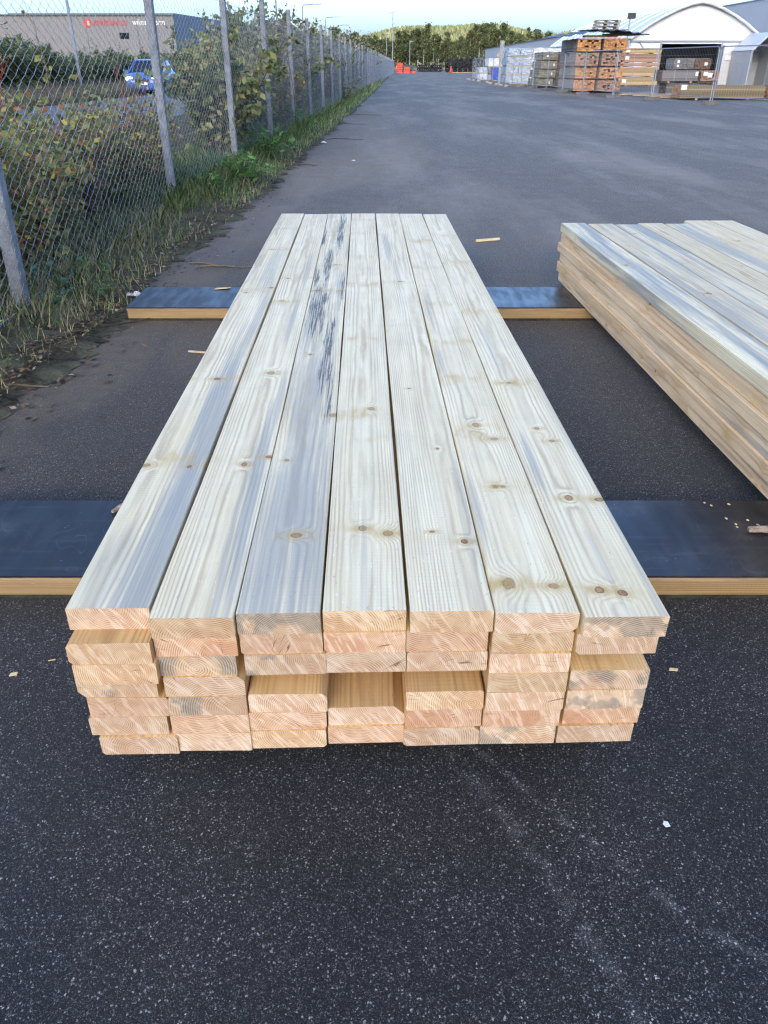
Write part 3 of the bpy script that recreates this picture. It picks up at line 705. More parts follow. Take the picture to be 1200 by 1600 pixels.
for (X, Y, hgt, i) in spots:
    n_kind[i] += 1
    lab = '%s behind the chain-link fence, %s nearest of its kind' % (shr_words[i], nth(n_kind[i] - 1))
    p = proto(i); sw = hgt * rng.uniform(.85, 1.25)
    if not used[i]:
        used[i] = True; p.location = (X, Y, .05); p.scale = (sw, sw, hgt); p['label'] = lab
    else:
        copy_thing(p, (X, Y, .05), rng.uniform(0, 6.28), lab, (sw, sw, hgt))
# tall dead stalks with curled dark leaves, up against the sky
def dead_stalk(label, X, Y, h, seed, mat, leafcols, nl=26, leaf=.05, lean=.1):
    r = random.Random(seed); t = thing('dead_stalk', label, 'plant', (X, Y, .05), 0, 'tall stalks behind the near fence')
    mb = MB(); a = r.uniform(0, 6.28); path = [(lean * u * u * math.cos(a) + r.uniform(-.012, .012), lean * u * u * math.sin(a) + r.uniform(-.012, .012), h * u) for u in [k / 8 for k in range(9)]]
    mb.tube(path, [.006 * (1 - .75 * k / 8) for k in range(9)], 5, cap=False)
    P = []
    for k in range(9):
        i = r.randrange(4, 8); p = Vector(path[i]).lerp(Vector(path[i + 1]), r.random()); q = p + Vector((r.gauss(0, .08), r.gauss(0, .08), r.uniform(.02, .12)))
        mb.tube([p, q], [.0025, .001], 3, cap=False)
        for _ in range(max(1, nl // 9)): P.append((q.x + r.gauss(0, .014), q.y + r.gauss(0, .014), q.z + r.gauss(0, .02)))
    mb.build('stalk', mat, t)
    o = link('leaf_cluster', leaves('leaf_cluster', np.array(P), leaf, pal(len(P), leafcols, [1] * len(leafcols)), elong=1.3, droop=.8), t, kind='stuff')
DK = [(.035, .03, .025), (.06, .045, .035), (.09, .07, .04), (.05, .05, .04)]
for k, (X, Y, h, cl, mt, w_) in enumerate([(-2.62, 4.75, 1.78, DK, 'dry', 'dark-leaved dead stalk, leftmost'), (-2.66, 5.05, 1.72, DK, 'dry', 'dark-leaved dead stalk, second from left'), (-2.60, 5.35, 1.86, DK, 'bark', 'dark-leaved dead stalk, tallest'), (-2.55, 5.75, 1.88, DK, 'bark', 'dark-leaved dead stalk beside the thin pole'), (-2.58, 6.9, 1.6, [(.20, .19, .05), (.12, .12, .04)], 'dry', 'yellow-leaved stalk left of the blue car'),
        (-2.50, 5.9, 1.0, [(.09, .11, .03), (.25, .23, .05)], 'redstem', 'red-stemmed plant'), (-2.45, 5.4, .8, [(.13, .16, .04), (.26, .24, .06)], 'redstem', 'short red-stemmed yellow plant')]):
    dead_stalk(w_ + ', behind the near fence', X, Y, h, 90 + k, M[mt], cl, nl=34, leaf=.05)
for k in range(16):
    Y = 3.2 + k * .42
    dead_stalk('thin dry stem with few leaves among the low growth, %s nearest' % nth(k), FX(Y) - rng.uniform(.2, .9), Y, rng.uniform(.8, 1.25), 200 + k, M['dry' if k % 3 else 'redstem'], [(.22, .15, .09), (.30, .26, .09), (.14, .11, .07)], nl=14, leaf=.03, lean=.22)
# branch reaching up beside the fence posts
for k, (X, Y, h) in enumerate([(FX(17) + .12, 16.9, 2.5), (FX(13.2) - .3, 13.0, 2.3), (FX(20) - .2, 20.3, 2.7)]):
    dead_stalk('thin leafy sapling %s the fence top' % ['growing through', 'poking above', 'rising furthest above'][k], X, Y, h, 120 + k, M['bark'], [(.16, .15, .06), (.26, .18, .05), (.10, .11, .045)], nl=54, leaf=.045, lean=.3)

# ------------------------------------------------------------------ grass, weeds and litter on the verge
def grass_field():
    Vs, Cs = [], []
    def patch(n, ylo, yhi, hmin, hmax, xf, cols, wts, wd):
        Y = ylo * (yhi / ylo) ** nr.random(n); 
        ex = np.array([edge_x(y) for y in Y]); fx = -2.265 + .0245 * Y
        u = nr.random(n) ** xf; X = ex + (fx - .9 - ex) * u
        dens = np.sin(Y * 3.1) * .5 + np.sin(Y * 1.27 + 1) * .5 + np.sin(X * 9) * .35
        keep = nr.random(n) < np.clip(.55 + .45 * dens + .5 * (u > .3), .08, 1)
        X, Y, u = X[keep], Y[keep], u[keep]; m = len(X)
        h = nr.uniform(hmin, hmax, m) * np.clip(.3 + u * 2.2, .3, 1.)
        a = nr.uniform(0, 6.28, m); ln = h * nr.uniform(.1, .8, m)
        B = np.stack([X, Y, np.full(m, .03)], 1); tip = B + np.stack([np.cos(a) * ln, np.sin(a) * ln, h], 1)
        s = np.stack([-np.sin(a), np.cos(a), np.zeros(m)], 1) * (wd * nr.uniform(.6, 1.4, (m, 1)) * np.clip(Y / 8, 1, 6)[:, None])
        mid = B * .5 + tip * .5 + np.stack([np.zeros(m), np.zeros(m), h * .14], 1)
        q = np.stack([B - s, B + s, mid + s * .7, tip, mid - s * .7], 1)
        Vs.append(q.reshape(-1, 3)); Cs.append(np.repeat(pal(m, cols, wts), 5, axis=0))
    G1 = [(.17, .25, .08), (.23, .32, .11), (.36, .34, .17), (.46, .39, .25), (.10, .14, .06)]
    patch(22000, 2.2, 12, .03, .20, .8, G1, [2, 1.5, 3, 4, 1.5], .0018)
    patch(30000, 7.5, 45, .08, .30, .7, G1, [4, 4, 2, 1, 2], .0018)
    patch(14000, 40, 170, .1, .34, .7, G1, [3, 3, 2, 2, 2], .0022)
    me = raw('grass', np.concatenate(Vs), 5, np.concatenate(Cs), M['grass'])
    link('grass', me, None, label='green and straw-coloured grass growing along the fence verge', cat='grass', kind='stuff')
grass_field()
def litter():
    n = 20000; Y = 2.2 * (30 / 2.2) ** nr.random(n); ex = np.array([edge_x(y) for y in Y]); fx = -2.265 + .0245 * Y
    X = ex + .09 * np.abs(nr.normal(size=n)) ** 1.5 - .1 + (fx - .4 - ex) * nr.random(n) ** 1.6
    P = np.stack([X, Y, np.where(X > ex, .008, .05)], 1); a = nr.uniform(0, 6.28, n)
    A = np.stack([np.cos(a), np.sin(a), nr.uniform(-.2, .3, n)], 1); B = np.stack([-np.sin(a), np.cos(a), nr.uniform(-.5, .5, n)], 1)
    s = nr.uniform(.006, .022, (n, 1)); el = nr.choice([.35, .6, .12], n)[:, None]
    me = quads('leaf_litter', P, A * s, B * s * el, pal(n, [(.15, .09, .05), (.24, .16, .08), (.07, .05, .035), (.34, .27, .17), (.04, .035, .03)], [3, 2, 4, 1.5, 3]), M['leaf'])
    link('leaf_litter', me, None, label='brown fallen leaves and twig scraps along the asphalt edge', cat='litter', kind='stuff')
litter()
def weed(label, X, Y, h, n, leaf, cols, seed, w_=.25):
    r = random.Random(seed); t = thing('weed', label, 'weed', (X, Y, .03), 0, 'leafy weeds on the verge'); mb = MB(); P = []; A = []; B = []
    for s in range(max(3, n // 8)):
        a = r.uniform(0, 6.28); L = h * r.uniform(.5, 1.1); tip = Vector((math.cos(a) * w_ * r.uniform(.2, 1), math.sin(a) * w_ * r.uniform(.2, 1), L))
        mb.tube([(0, 0, 0), tip * .5 + Vector((0, 0, L * .12)), tip], [.003, .0025, .001], 4, cap=False)
        for k in range(8):
            u = r.uniform(.35, 1.05); p = tip * u; b_ = r.uniform(0, 6.28)
            d = Vector((math.cos(b_), math.sin(b_), r.uniform(-.3, .6))).normalized(); sz = leaf * r.uniform(.6, 1.2)
            A.append(d * sz); sd = Vector((-d.y, d.x, r.uniform(-.4, .4))).normalized(); B.append(sd * sz * .48); P.append(p + d * sz)
    mb.build('stem', M['bark'], t)
    link('foliage', quads('foliage', np.array(P), np.array(A), np.array(B), pal(len(P), cols, [1] * len(cols)), M['leaf']), t)
GR = [(.11, .22, .05), (.16, .30, .07), (.08, .16, .05)]; YG = [(.42, .46, .10), (.30, .40, .08), (.50, .44, .16)]; BG = [(.08, .16, .11), (.11, .20, .14)]
weed('bright green leafy weed at the fence foot, by the soil heap', -1.62, 9.6, .40, 150, .06, GR, 1, .42)
weed('broad green weed clump on the verge, beyond the soil heap', -1.68, 12.4, .45, 150, .06, GR, 2, .5)
weed('green nettle-like weed beside a white scrap on the verge', -1.82, 8.75, .28, 60, .04, GR, 3, .28)
weed('yellow-green heart-leaved vine shoot left of the near bearer', -1.93, 3.62, .30, 30, .026, YG, 4, .16)
weed('low bright weed at the left edge near the plastic scrap', -1.88, 3.0, .14, 40, .035, GR, 5, .15)
weed('blue-green weed left of the leaning fence post foot', -2.02, 4.75, .20, 40, .035, BG, 6, .18)
weed('blue-green weed right of the leaning fence post foot', -1.86, 4.35, .18, 34, .034, BG, 7, .16)
weed('dark green weed beside the end of the far bearer', -1.62, 4.55, .17, 40, .03, BG + GR, 8, .16)
weed('yellow-leaved bush leaning over the far verge', -1.35, 31, 1.1, 160, .09, [(.22, .21, .06), (.12, .15, .04), (.26, .22, .07)], 9, .7)
weed('green grass-like weed tuft farther along the verge', -1.6, 17.5, .45, 120, .06, GR, 10, .45)

# ------------------------------------------------------------------ forest on the lit hill
def hill_forest():
    n = 20000; X = nr.uniform(-300, 700, n); Y = 530 + 400 * nr.random(n)
    Z = np.array([hill_h(a, b_) for a, b_ in zip(X, Y)]) - .5
    H = nr.uniform(2.0, 5.0, n); Wd = H * nr.uniform(.35, .6, n); k = 6
    an = np.arange(k) * 2 * math.pi / k
    apex = np.stack([X, Y, Z + H], 1)
    V = np.empty((n, k, 3, 3), np.float32)
    for i in range(k):
        for s, a in ((0, an[i]), (1, an[(i + 1) % k])):
            V[:, i, s] = np.stack([X + np.cos(a) * Wd, Y + np.sin(a) * Wd, Z + H * .1], 1)
        V[:, i, 2] = apex
    c = pal(n, [(.09, .115, .055), (.11, .125, .06), (.135, .13, .065), (.065, .08, .04)], [3, 3, 2, 2])
    link('hillside_wood', raw('hillside_wood', V.reshape(-1, 3), 3, np.repeat(c, k * 3, axis=0), M['leaf']), None, label='sunlit yellow-green wood covering the distant hill', cat='wood', kind='stuff')
hill_forest()

# ------------------------------------------------------------------ trees
def tree_proto(name, h, cw, nleaf, leaf, cols, wts, seed, trunkmat, base=.25, tr=.09):
    r = random.Random(seed); t = thing(name, 'x', 'tree'); mb = MB(); P = []
    path = [(r.uniform(-.1, .1) * u * 2, r.uniform(-.1, .1) * u * 2, h * u) for u in [k / 7 for k in range(8)]]
    mb.tube(path, [tr * (1 - .85 * k / 7) for k in range(8)], 6, cap=False)
    for k in range(26):
        u = base + (1 - base) * r.random() ** .8; i = min(6, int(u * 7)); p = Vector(path[i]).lerp(Vector(path[i + 1]), u * 7 - i)
        a = r.uniform(0, 6.28); L = cw * (1.15 - u) * r.uniform(.5, 1.1) + .25; q = p + Vector((math.cos(a) * L, math.sin(a) * L, L * r.uniform(.4, 1.1)))
        mb.tube([p, p.lerp(q, .5) + Vector((0, 0, .06 * L)), q], [tr * .28, tr * .18, tr * .05], 4, cap=False)
        m = int(nleaf / 26 * r.uniform(.5, 1.5))
        for _ in range(m):
            c = p.lerp(q, r.uniform(.25, 1.2)); P.append((c.x + r.gauss(0, .16 * cw), c.y + r.gauss(0, .16 * cw), c.z + r.gauss(0, .12 * cw)))
    mb.build('trunk', trunkmat, t)
    o = link('crown', leaves('crown', np.array(P), leaf, pal(len(P), cols, wts), elong=1.4), t); o['kind'] = 'stuff'
    return t
BC = [(.15, .165, .065), (.11, .125, .05), (.20, .19, .08), (.07, .08, .038)]
tp = [tree_proto('birch_tree', 10, 1.7, 1500, .30, BC, [3, 3, 2, 2], 1, M['birch']), tree_proto('birch_tree', 10, 1.4, 1200, .28, BC, [3, 3, 2, 2], 2, M['birch'], base=.35),
      tree_proto('birch_tree', 10, 2.1, 1900, .30, BC, [2, 4, 1, 3], 3, M['bark'], base=.12), tree_proto('birch_tree', 10, 1.6, 1500, .30, [(.10, .10, .04), (.14, .13, .05), (.06, .07, .03)], [2, 2, 2], 4, M['birch'], base=.3)]
first = [True] * 4
def place_tree(i, X, Y, h, label, group, ws=1.):
    p = tp[i]; s = h / 10
    if first[i]:
        first[i] = False; p.location = (X, Y, 0); p.scale = (s * ws, s * ws, s); p['label'] = label; p['group'] = group; return p
    o = copy_thing(p, (X, Y, 0), rng.uniform(0, 6.28), label, (s * ws, s * ws, s)); o['group'] = group
prof = [(560, 60), (590, 62), (612, 62), (632, 55), (640, 45), (652, 48), (664, 39), (676, 46), (690, 57), (706, 58), (716, 60), (728, 54), (738, 43), (748, 42), (760, 38), (772, 38), (786, 40), (800, 47), (815, 52), (830, 45), (846, 52), (862, 60)]
def top_z(py, d): return 1.24 + d * math.tan(math.atan((800 - py) / 1200) - math.atan(697 / 1200))
k = 0; ti = 0
for px in range(548, 880, 6):
    j = [i for i in range(len(prof) - 1) if prof[i][0] <= px <= prof[i + 1][0]]
    py = prof[j[0]][1] + (prof[j[0] + 1][1] - prof[j[0]][1]) * (px - prof[j[0]][0]) / (prof[j[0] + 1][0] - prof[j[0]][0]) if j else (62 if px < 600 else 66)
    d = rng.uniform(222, 262); X = (px + rng.uniform(-3, 3) - 600) / 1200 * (d * .8647)
    place_tree(rng.choice((0, 1, 3, 0, 2)), X, d, top_z(py + rng.uniform(-5, 12), d), 'tall birch in the row closing the far end of the yard, %s from left' % nth(ti), 'birches at the far end of the yard', rng.uniform(.9, 1.3)); ti += 1
ti = 0
for px in range(552, 900, 10):          # second, lower and denser line in front, closing the gaps under the crowns
    d = 268 + rng.uniform(0, 10); X = (px - 600) / 1200 * (d * .8647)
    place_tree(2, X, d, top_z(rng.uniform(60, 76), d), 'dense dark tree behind the row of birches, %s from left' % nth(ti), 'dark trees behind the birches', 1.5); ti += 1
ti = 0
for (Y, dx, h) in [(38, 3.2, 3.2), (46, 2.4, 3.6), (54, 3.4, 4.2), (63, 2.6, 4.6), (72, 3.2, 4.6), (82, 2.6, 5.0), (94, 3.2, 5.2), (108, 2.8, 5.6), (122, 3.2, 6.0), (138, 2.8, 6.2), (154, 3.0, 6.8), (172, 2.6, 7.4)]:
    place_tree(rng.choice((2, 3, 3)), FX(Y) - dx, Y, h * .72, 'young roadside tree rising behind the long fence, %s nearest' % nth(ti), 'young trees between fence and road', 1.25); ti += 1

# hedge of broom-like bushes across the road
mb, fm = shrub_mesh(h=1., w=.75, stems=26, nleaf=4200, leaf=.026, cols=[(.12, .15, .06), (.09, .12, .05), (.18, .18, .08), (.05, .065, .033)], wts=[3, 3, 2, 2], seed=9, top=.1, elong=3.2)
hp = thing('hedge_bush', 'x', 'bush', group='dark bushes across the road')
o = link('foliage', fm, hp); o['kind'] = 'stuff'; mb.build('stem', M['bark'], hp)
for k in range(24):
    Y = 27 + k * 1.75; X = -15.6 + .015 * Y + rng.uniform(-.4, .4); s = rng.uniform(1.85, 2.35) * (1.08 if k < 8 else .92); lab = 'dark green bush across the road, %s from left' % nth(k)
    if k == 0: hp.location = (X, Y, 0); hp.scale = (s * 1.3, s * 1.3, s); hp['label'] = lab
    else: copy_thing(hp, (X, Y, 0), rng.uniform(0, 6), lab, (s * 1.3, s * 1.3, s))
# dry grass bank along the far side of the road
def bank():
    n = 26000; Y = 20 + 60 * nr.random(n); X = -12.75 - .5 + (4.9 / 220 + .5 / 220) * (Y + 20) - .15 - 2.0 * nr.random(n)
    h = nr.uniform(.25, .75, n); a = nr.uniform(0, 6.28, n); B = np.stack([X, Y, np.zeros(n)], 1); tip = B + np.stack([np.cos(a) * h * .4, np.sin(a) * h * .4, h], 1)
    s = np.stack([-np.sin(a), np.cos(a), np.zeros(n)], 1) * .012
    V = np.stack([B - s, B + s, tip], 1).reshape(-1, 3)
    link('roadside_grass', raw('roadside_grass', V, 3, np.repeat(pal(n, [(.16, .13, .09), (.20, .16, .10), (.12, .10, .08), (.12, .12, .05)], [3, 2, 3, 2]), 3, axis=0), M['grass']), None, label='dry brown grass bank on the far side of the road', cat='grass', kind='stuff')
bank()

# ------------------------------------------------------------------ building with sign, across the road
def clad(name, col, period, rough=.55, depth=.01, horiz=False, var=.1):
    g = G(name); c = g.tc('Object'); x, y, z = g.sep(c); u = z if horiz else g.add(x, y)
    wv = g.m('SINE', g.mul(u, 2 * math.pi / period)); n = g.noise(c, .5, 4); st = g.noise(g.v('MULTIPLY', c, (3, 3, .3)), 1, 4)
    colr = g.mix(g.m('MULTIPLY_ADD', st, .5, g.mul(n, .5)), tuple(k * (1 - var) for k in col), tuple(k * (1 + var) for k in col))
    g.bump(wv, .6, depth); return g.done(colr, rough, .4)
M['beige_clad'] = clad('beige_cladding', (.205, .19, .18), .25)
M['blue_clad'] = clad('blue_grey_cladding', (.13, .155, .20), .25)
M['grey_clad'] = clad('pale_grey_cladding', (.40, .40, .41), .3)
M['roof_trim'] = plain('roof_trim', (.10, .10, .11), .5)
M['glass_dark'] = plain('dark_window_glass', (.012, .014, .018), .12, .6, var=.1)
M['red_sign'] = plain('red_sign_plastic', (.55, .03, .03), .4, .5, var=.08)
M['white_sign'] = plain('white_sign_plastic', (.80, .80, .78), .4, .5, var=.05)
def text_mesh(name, body, size, mat, depth=.05):
    cu = bpy.data.curves.new(name, 'FONT'); cu.body = body; cu.size = size; cu.extrude = depth / 2; cu.resolution_u = 3
    o = bpy.data.objects.new(name, cu); COL.objects.link(o); bpy.context.view_layer.update()
    me = bpy.data.meshes.new_from_object(o.evaluated_get(bpy.context.evaluated_depsgraph_get()))
    bpy.data.objects.remove(o); me.materials.clear(); me.materials.append(mat); return me
bt = thing('warehouse', 'beige and blue-grey warehouse with red and white lettering across the road', 'building', (-25.4, 110, 0))
MB().box((-25, 6, 3.25), (50, 12, 6.5)).build('facade', M['beige_clad'], bt)
for k in range(7):
    MB().box((-4.5 - k * 6.2, -.02, 3.2), (.05, .04, 6.4)).build('panel_joint', M['roof_trim'], bt)
MB().box((-25, 5.9, 6.55), (50.1, 12.2, .12)).build('roof_edge', M['roof_trim'], bt)
sw = MB(); sw.prism([(.06, .3), (7.9, 58), (-20, 58), (-20, .3)], 'z', 0, 6.75); sw.build('side_wing', M['blue_clad'], bt)
v_ = MB().box((-6.2, -.03, 4.4), (1.1, .08, .6)).build('window', M['glass_dark'], bt)
MB().box((-6.2, -.05, 4.73), (1.2, .1, .06)).build('lintel', M['roof_trim'], v_)

disc = MB().rings([[(-10.45 + .46 * math.cos(a), yy, 5.72 + .46 * math.sin(a)) for a in [i * math.pi / 12 for i in range(24)]] for yy in (-.02, -.08)])
disc.build('emblem', M['red_sign'], bt)
o = link('emblem_letter', text_mesh('emblem_letter', 'E', .62, M['white_sign']), bt, (-10.45, -.11, 5.5)); o.rotation_euler = (R(90), 0, 0)
o = link('lettering', text_mesh('lettering', 'XPRESSPACK', .76, M['red_sign']), bt, (-9.85, -.05, 5.48)); o.rotation_euler = (R(90), 0, 0); o.scale = (.98, 1, 1)
o = link('lettering', text_mesh('lettering', 'wiknereform', .92, M['white_sign']), bt, (-5.0, -.05, 5.5)); o.rotation_euler = (R(90), 0, 0); o.scale = (.82, 1, 1)

# ------------------------------------------------------------------ blue car on the road, headlights on
M['car_blue'] = plain('blue_car_paint', (.06, .14, .40), .25, .6, var=.05)
M['headlight'] = G('lit_headlight').mat
hb = M['headlight'].node_tree.nodes['Principled BSDF']; hb.inputs['Emission Color'].default_value = (1, .88, .7, 1); hb.inputs['Emission Strength'].default_value = 1.6; hb.inputs['Base Color'].default_value = (.8, .8, .8, 1)
M['chrome'] = plain('wheel_alloy', (.5, .5, .52), .3, .5, .8, var=.1)
def car():
    t = thing('car', 'blue car with headlights on, approaching on the road behind the fence', 'car', (-11.75, 44.6, 0), R(2))
    # body rings from nose (y=-2.1) to tail (y=2.2): half-width and top height of the lower body
    b = MB(); rings = []
    for (y, hw, zt, zb_) in ((-2.08, .62, .62, .30), (-2.0, .80, .78, .22), (-1.7, .87, .90, .20), (-1.0, .90, 1.0, .20), (0, .91, 1.02, .2), (1.2, .91, 1.02, .2), (1.9, .88, 1.0, .22), (2.15, .78, .92, .32)):
        rings.append([(-hw, y, zb_ + .1), (-hw * .92, y, zb_), (hw * .92, y, zb_), (hw, y, zb_ + .1), (hw * 1.0, y, zt - .16), (hw * .93, y, zt - .03), (hw * .5, y, zt), (-hw * .5, y, zt), (-hw * .93, y, zt - .03), (-hw, y, zt - .16)])
    b.rings(rings).build('body', M['car_blue'], t, smooth=True)
    g2 = MB(); gr = []
    for (y, hw, z) in ((-1.12, .80, .98), (-.35, .66, 1.46), (.3, .66, 1.52), (1.3, .66, 1.48), (1.95, .74, 1.0)):
        gr.append((y, hw, z))
    gm = MB()
    base = [(-1.15, .82), (-.75, .84), (.3, .85), (1.5, .84), (2.0, .78)]
    top = [(-.35, .64, 1.46), (-.2, .655, 1.49), (.3, .66, 1.53), (1.2, .66, 1.5), (1.55, .64, 1.44)]
    rgs = [[(-h, y, .97) for y, h in base] + [(h, y, .97) for y, h in reversed(base)], [(-h, y, z) for y, h, z in top] + [(h, y, z) for y, h, z in reversed(top)]]
    gm.rings(rgs).build('window_glass', M['glass_dark'], t)
    rf = MB(); rf.rings([[(-h * 1.02, y, z + dz) for y, h, z in top] + [(h * 1.02, y, z + dz) for y, h, z in reversed(top)] for dz in (-.03, .035)]).build('roof', M['car_blue'], t)
    for s in (-1, 1):
        MB().tube([(s * .81, -1.14, .97), (s * .645, -.36, 1.46)], .035, 6).build('pillar', M['car_blue'], t)
        MB().tube([(s * .845, .3, .97), (s * .67, .35, 1.5)], .035, 6).build('pillar', M['car_blue'], t)
        MB().tube([(s * .79, 1.95, .97), (s * .65, 1.5, 1.46)], .06, 6).build('pillar', M['car_blue'], t)
        hl = MB().rings([[(s * .62 + .17 * math.cos(a), y, .70 + .09 * math.sin(a)) for a in [i * math.pi / 6 for i in range(12)]] for y in (-2.03, -1.9)]); hl.build('headlight', M['headlight'], t)
        mr_ = MB().box((s * 1.0, -.85, 1.0), (.2, .1, .14)); mr_.build('mirror', M['car_blue'], t)
        for y in (-1.35, 1.3):
            wl_ = MB().rings([[(s * xx, y + rr * math.cos(a), .33 + rr * math.sin(a)) for a in [i * math.pi / 9 for i in range(18)]] for xx, rr in ((.70, .30), (.72, .33), (.90, .33), (.92, .30))])
            w_ = wl_.build('wheel', M['black'], t)
            MB().rings([[(s * xx, y + .2 * math.cos(a), .33 + .2 * math.sin(a)) for a in [i * math.pi / 6 for i in range(12)]] for xx in (.90, .935)]).build('rim', M['chrome'], w_)
    MB().box((0, -2.06, .62), (.7, .06, .14)).build('grille', M['darkmetal'], t)
    MB().box((0, -2.02, .36), (1.3, .1, .16)).build('bumper', M['darkmetal'], t)
    MB().box((0, -2.11, .5), (.5, .02, .11)).build('number_plate', M['white_sign'], t)
car()

# ------------------------------------------------------------------ street lamps and poles
def lamp(label, X, Y, h, arm=1.2):
    t = thing('street_lamp', label, 'lamp post', (X, Y, 0), 0, 'street lamps along the road')
    MB().tube([(0, 0, 0), (0, 0, h * .5), (0, 0, h - .2), (.12, 0, h), (arm, 0, h + .08)], [.08, .07, .05, .045, .04], 8).build('pole', M['galv'], t)
    MB().box((arm + .25, 0, h + .07), (.6, .22, .1)).build('lamp_head', M['galv'], t)
for k, (X, Y) in enumerate([(-7.3, 62), (-7.4, 83), (-6.7, 104), (-6.5, 124), (-6.3, 145)]):
    lamp('grey street lamp above the fence line, %s from the camera' % nth(k), X, Y, 6.0)
lamp('pale steel lamp pole across the road, left of the blue car', -14.2, 41.2, 7.0, .6)
def mast(label, X, Y, h):
    t = thing('mast', label, 'mast', (X, Y, 0), 0)
    MB().tube([(0, 0, 0), (0, 0, h)], [.16, .08], 8).build('pole', M['galv'], t)
    for z, w_ in ((h, 1.2), (h - 2.2, .9)): MB().box((0, 0, z), (w_, .3, .3)).build('floodlight', M['galv'], t)
mast('tall floodlight mast beyond the far end of the fence', (613.5 - 600) / 1200 * 190, 222, 12.5)
for k, px in enumerate((604, 640)):
    t = thing('lamp_post', 'thin grey pole %s of the red barriers' % ('just left', 'just right')[k], 'pole', ((px - 600) / 1200 * .8647 * 200, 200, 0))
    MB().tube([(0, 0, 0), (0, 0, (7.5, 6.0)[k])], [.1, .06], 8).build('shaft', M['galv'], t); MB().box((.3, 0, (7.5, 6.0)[k]), (.8, .2, .12)).build('lamp_head', M['galv'], t)

# ------------------------------------------------------------------ right: tents and halls
def fabric(name, col, rough=.5):
    g = G(name); c = g.tc('Object'); n = g.noise(g.v('MULTIPLY', c, (1.4, 1.4, .4)), 1, 4, .6); n2 = g.noise(g.v('MULTIPLY', c, (6, 6, .8)), 1, 4)
    colr = g.mix(g.m('MULTIPLY_ADD', n2, .4, g.mul(n, .6)), tuple(k * .86 for k in col), col); g.bump(n, .4, .08); return g.done(colr, rough, .4)
M['pvc'] = fabric('white_tent_fabric', (.70, .69, .67)); M['pvc_roof'] = fabric('tent_roof_fabric', (.52, .56, .62), .35); M['pvc_grey'] = fabric('grey_tent_fabric', (.45, .46, .47))
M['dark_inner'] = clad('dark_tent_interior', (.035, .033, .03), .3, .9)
tent = thing('storage_tent', 'white arched storage tent with open dark doorway behind the timber packs', 'tent', (23.1, 67, 0))
arc = [(-4.75, 2.93), (-4.3, 3.28), (-3.5, 3.82), (-2.6, 4.32), (-1.6, 4.78), (-.7, 5.08), (0, 5.2)]; arc = arc + [(-x, z) for x, z in reversed(arc[:-1])]
# gable panels
def wall_poly(name, poly, y0, y1, mat): return MB().prism(poly, 'y', y0, y1).build(name, mat, tent)
wall_poly('gable_panel', [(-4.72, 2.96)] + arc[1:-1] + [(4.72, 2.96), (4.72, 2.86), (-4.72, 2.86)], -.06, .02, M['pvc'])
wall_poly('front_panel', [(-4.72, 0), (-4.72, 2.8), (-2.46, 2.8), (-2.46, 0)], -.03, .03, M['pvc'])
wall_poly('front_panel', [(2.06, 0), (2.06, 2.8), (4.72, 2.8), (4.72, 0)], -.03, .03, M['pvc'])
MB().box((0, -.08, 2.83), (9.6, .12, .1)).build('header_beam', M['galv'], tent)
for x in (-2.46, 2.06): MB().box((x, -.06, 1.35), (.12, .12, 2.7)).build('door_post', M['galv'], tent)
MB().box((-.2, -.05, 2.7), (4.5, .1, .09)).build('door_lintel', M['pvc'], tent)
for s in (-1, 1): MB().tube([(s * 3.9 - .2, -.08, 2.75), (s * 3.3 - .2, -.08, 2.1)], .03, 5).build('brace', M['galv'], tent)
rings = [[(x * 1.02, y, z + .06) for x, z in arc] + [(x, y, z) for x, z in reversed(arc)] for y in (-.35, 32)]
MB().rings(rings).build('roof_skin', M['pvc_roof'], tent)
for k in range(12):
    MB().tube([(x * 1.02, -.3 + k * 2.9, z + .07) for x, z in arc], .075, 5).build('roof_rib', M['pvc'], tent)
MB().tube([(x * 1.025, -.36, z + .05) for x, z in arc], .09, 6).build('gable_edge', M['pvc'], tent)
for s in (-1, 1): MB().box((s * 4.74, 16, 1.45), (.06, 31.8, 2.9)).build('side_wall', M['pvc'], tent)
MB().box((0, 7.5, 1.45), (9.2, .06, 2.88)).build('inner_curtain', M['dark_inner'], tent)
dl = MB().box((0, 0, 1.3), (1.3, .06, 2.5)).build('door_leaf', M['pvc_roof'], tent); dl.location = (2.0, -.7, 0); dl.rotation_euler = (0, 0, R(75))
sgn = MB().box((2.75, -.06, 1.75), (.5, .04, .28)).build('notice', M['white_sign'], tent)
# camera pole at the tent corner
t = thing('camera_pole', 'short pole with a dark lamp at the left corner of the white tent', 'pole', (17.4, 64.5, 0))
MB().tube([(0, 0, 0), (0, 0, 4.3)], .05, 8).build('shaft', M['galv'], t); MB().box((.1, 0, 4.3), (.5, .3, .35)).build('lamp_head', M['darkmetal'], t)
# small tunnel tent at the right
tn = thing('tunnel_tent', 'small open tunnel tent right of the white storage tent', 'tent', (27.05, 63.2, 0))
for s in (-1, 1):
    MB().prism([(s * 1.15, 2.2), (s * 1.0, 2.2), (0, 3.18), (0, 3.3)], 'y', 0, 3.6).build('roof_slope', M['pvc_roof'], tn)
    MB().box((s * 1.05, 1.8, 1.1), (.05, 3.5, 2.2)).build('side_curtain', M['pvc_grey'], tn)
    for y in (.05, 1.8, 3.5): MB().box((s * .99, y, 1.1), (.06, .06, 2.2)).build('post', M['galv'], tn)
    MB().tube([(s * 1.0, .05, 2.15), (0, .05, 3.12)], .035, 5).build('rafter', M['galv'], tn)
MB().box((0, 3.55, 1.1), (2.0, .05, 2.2)).build('back_curtain', M['pvc_grey'], tn)
tn2 = thing('side_hall', 'pale hall wall with sloping roof at the right picture edge', 'building', (28.3, 64, 0))
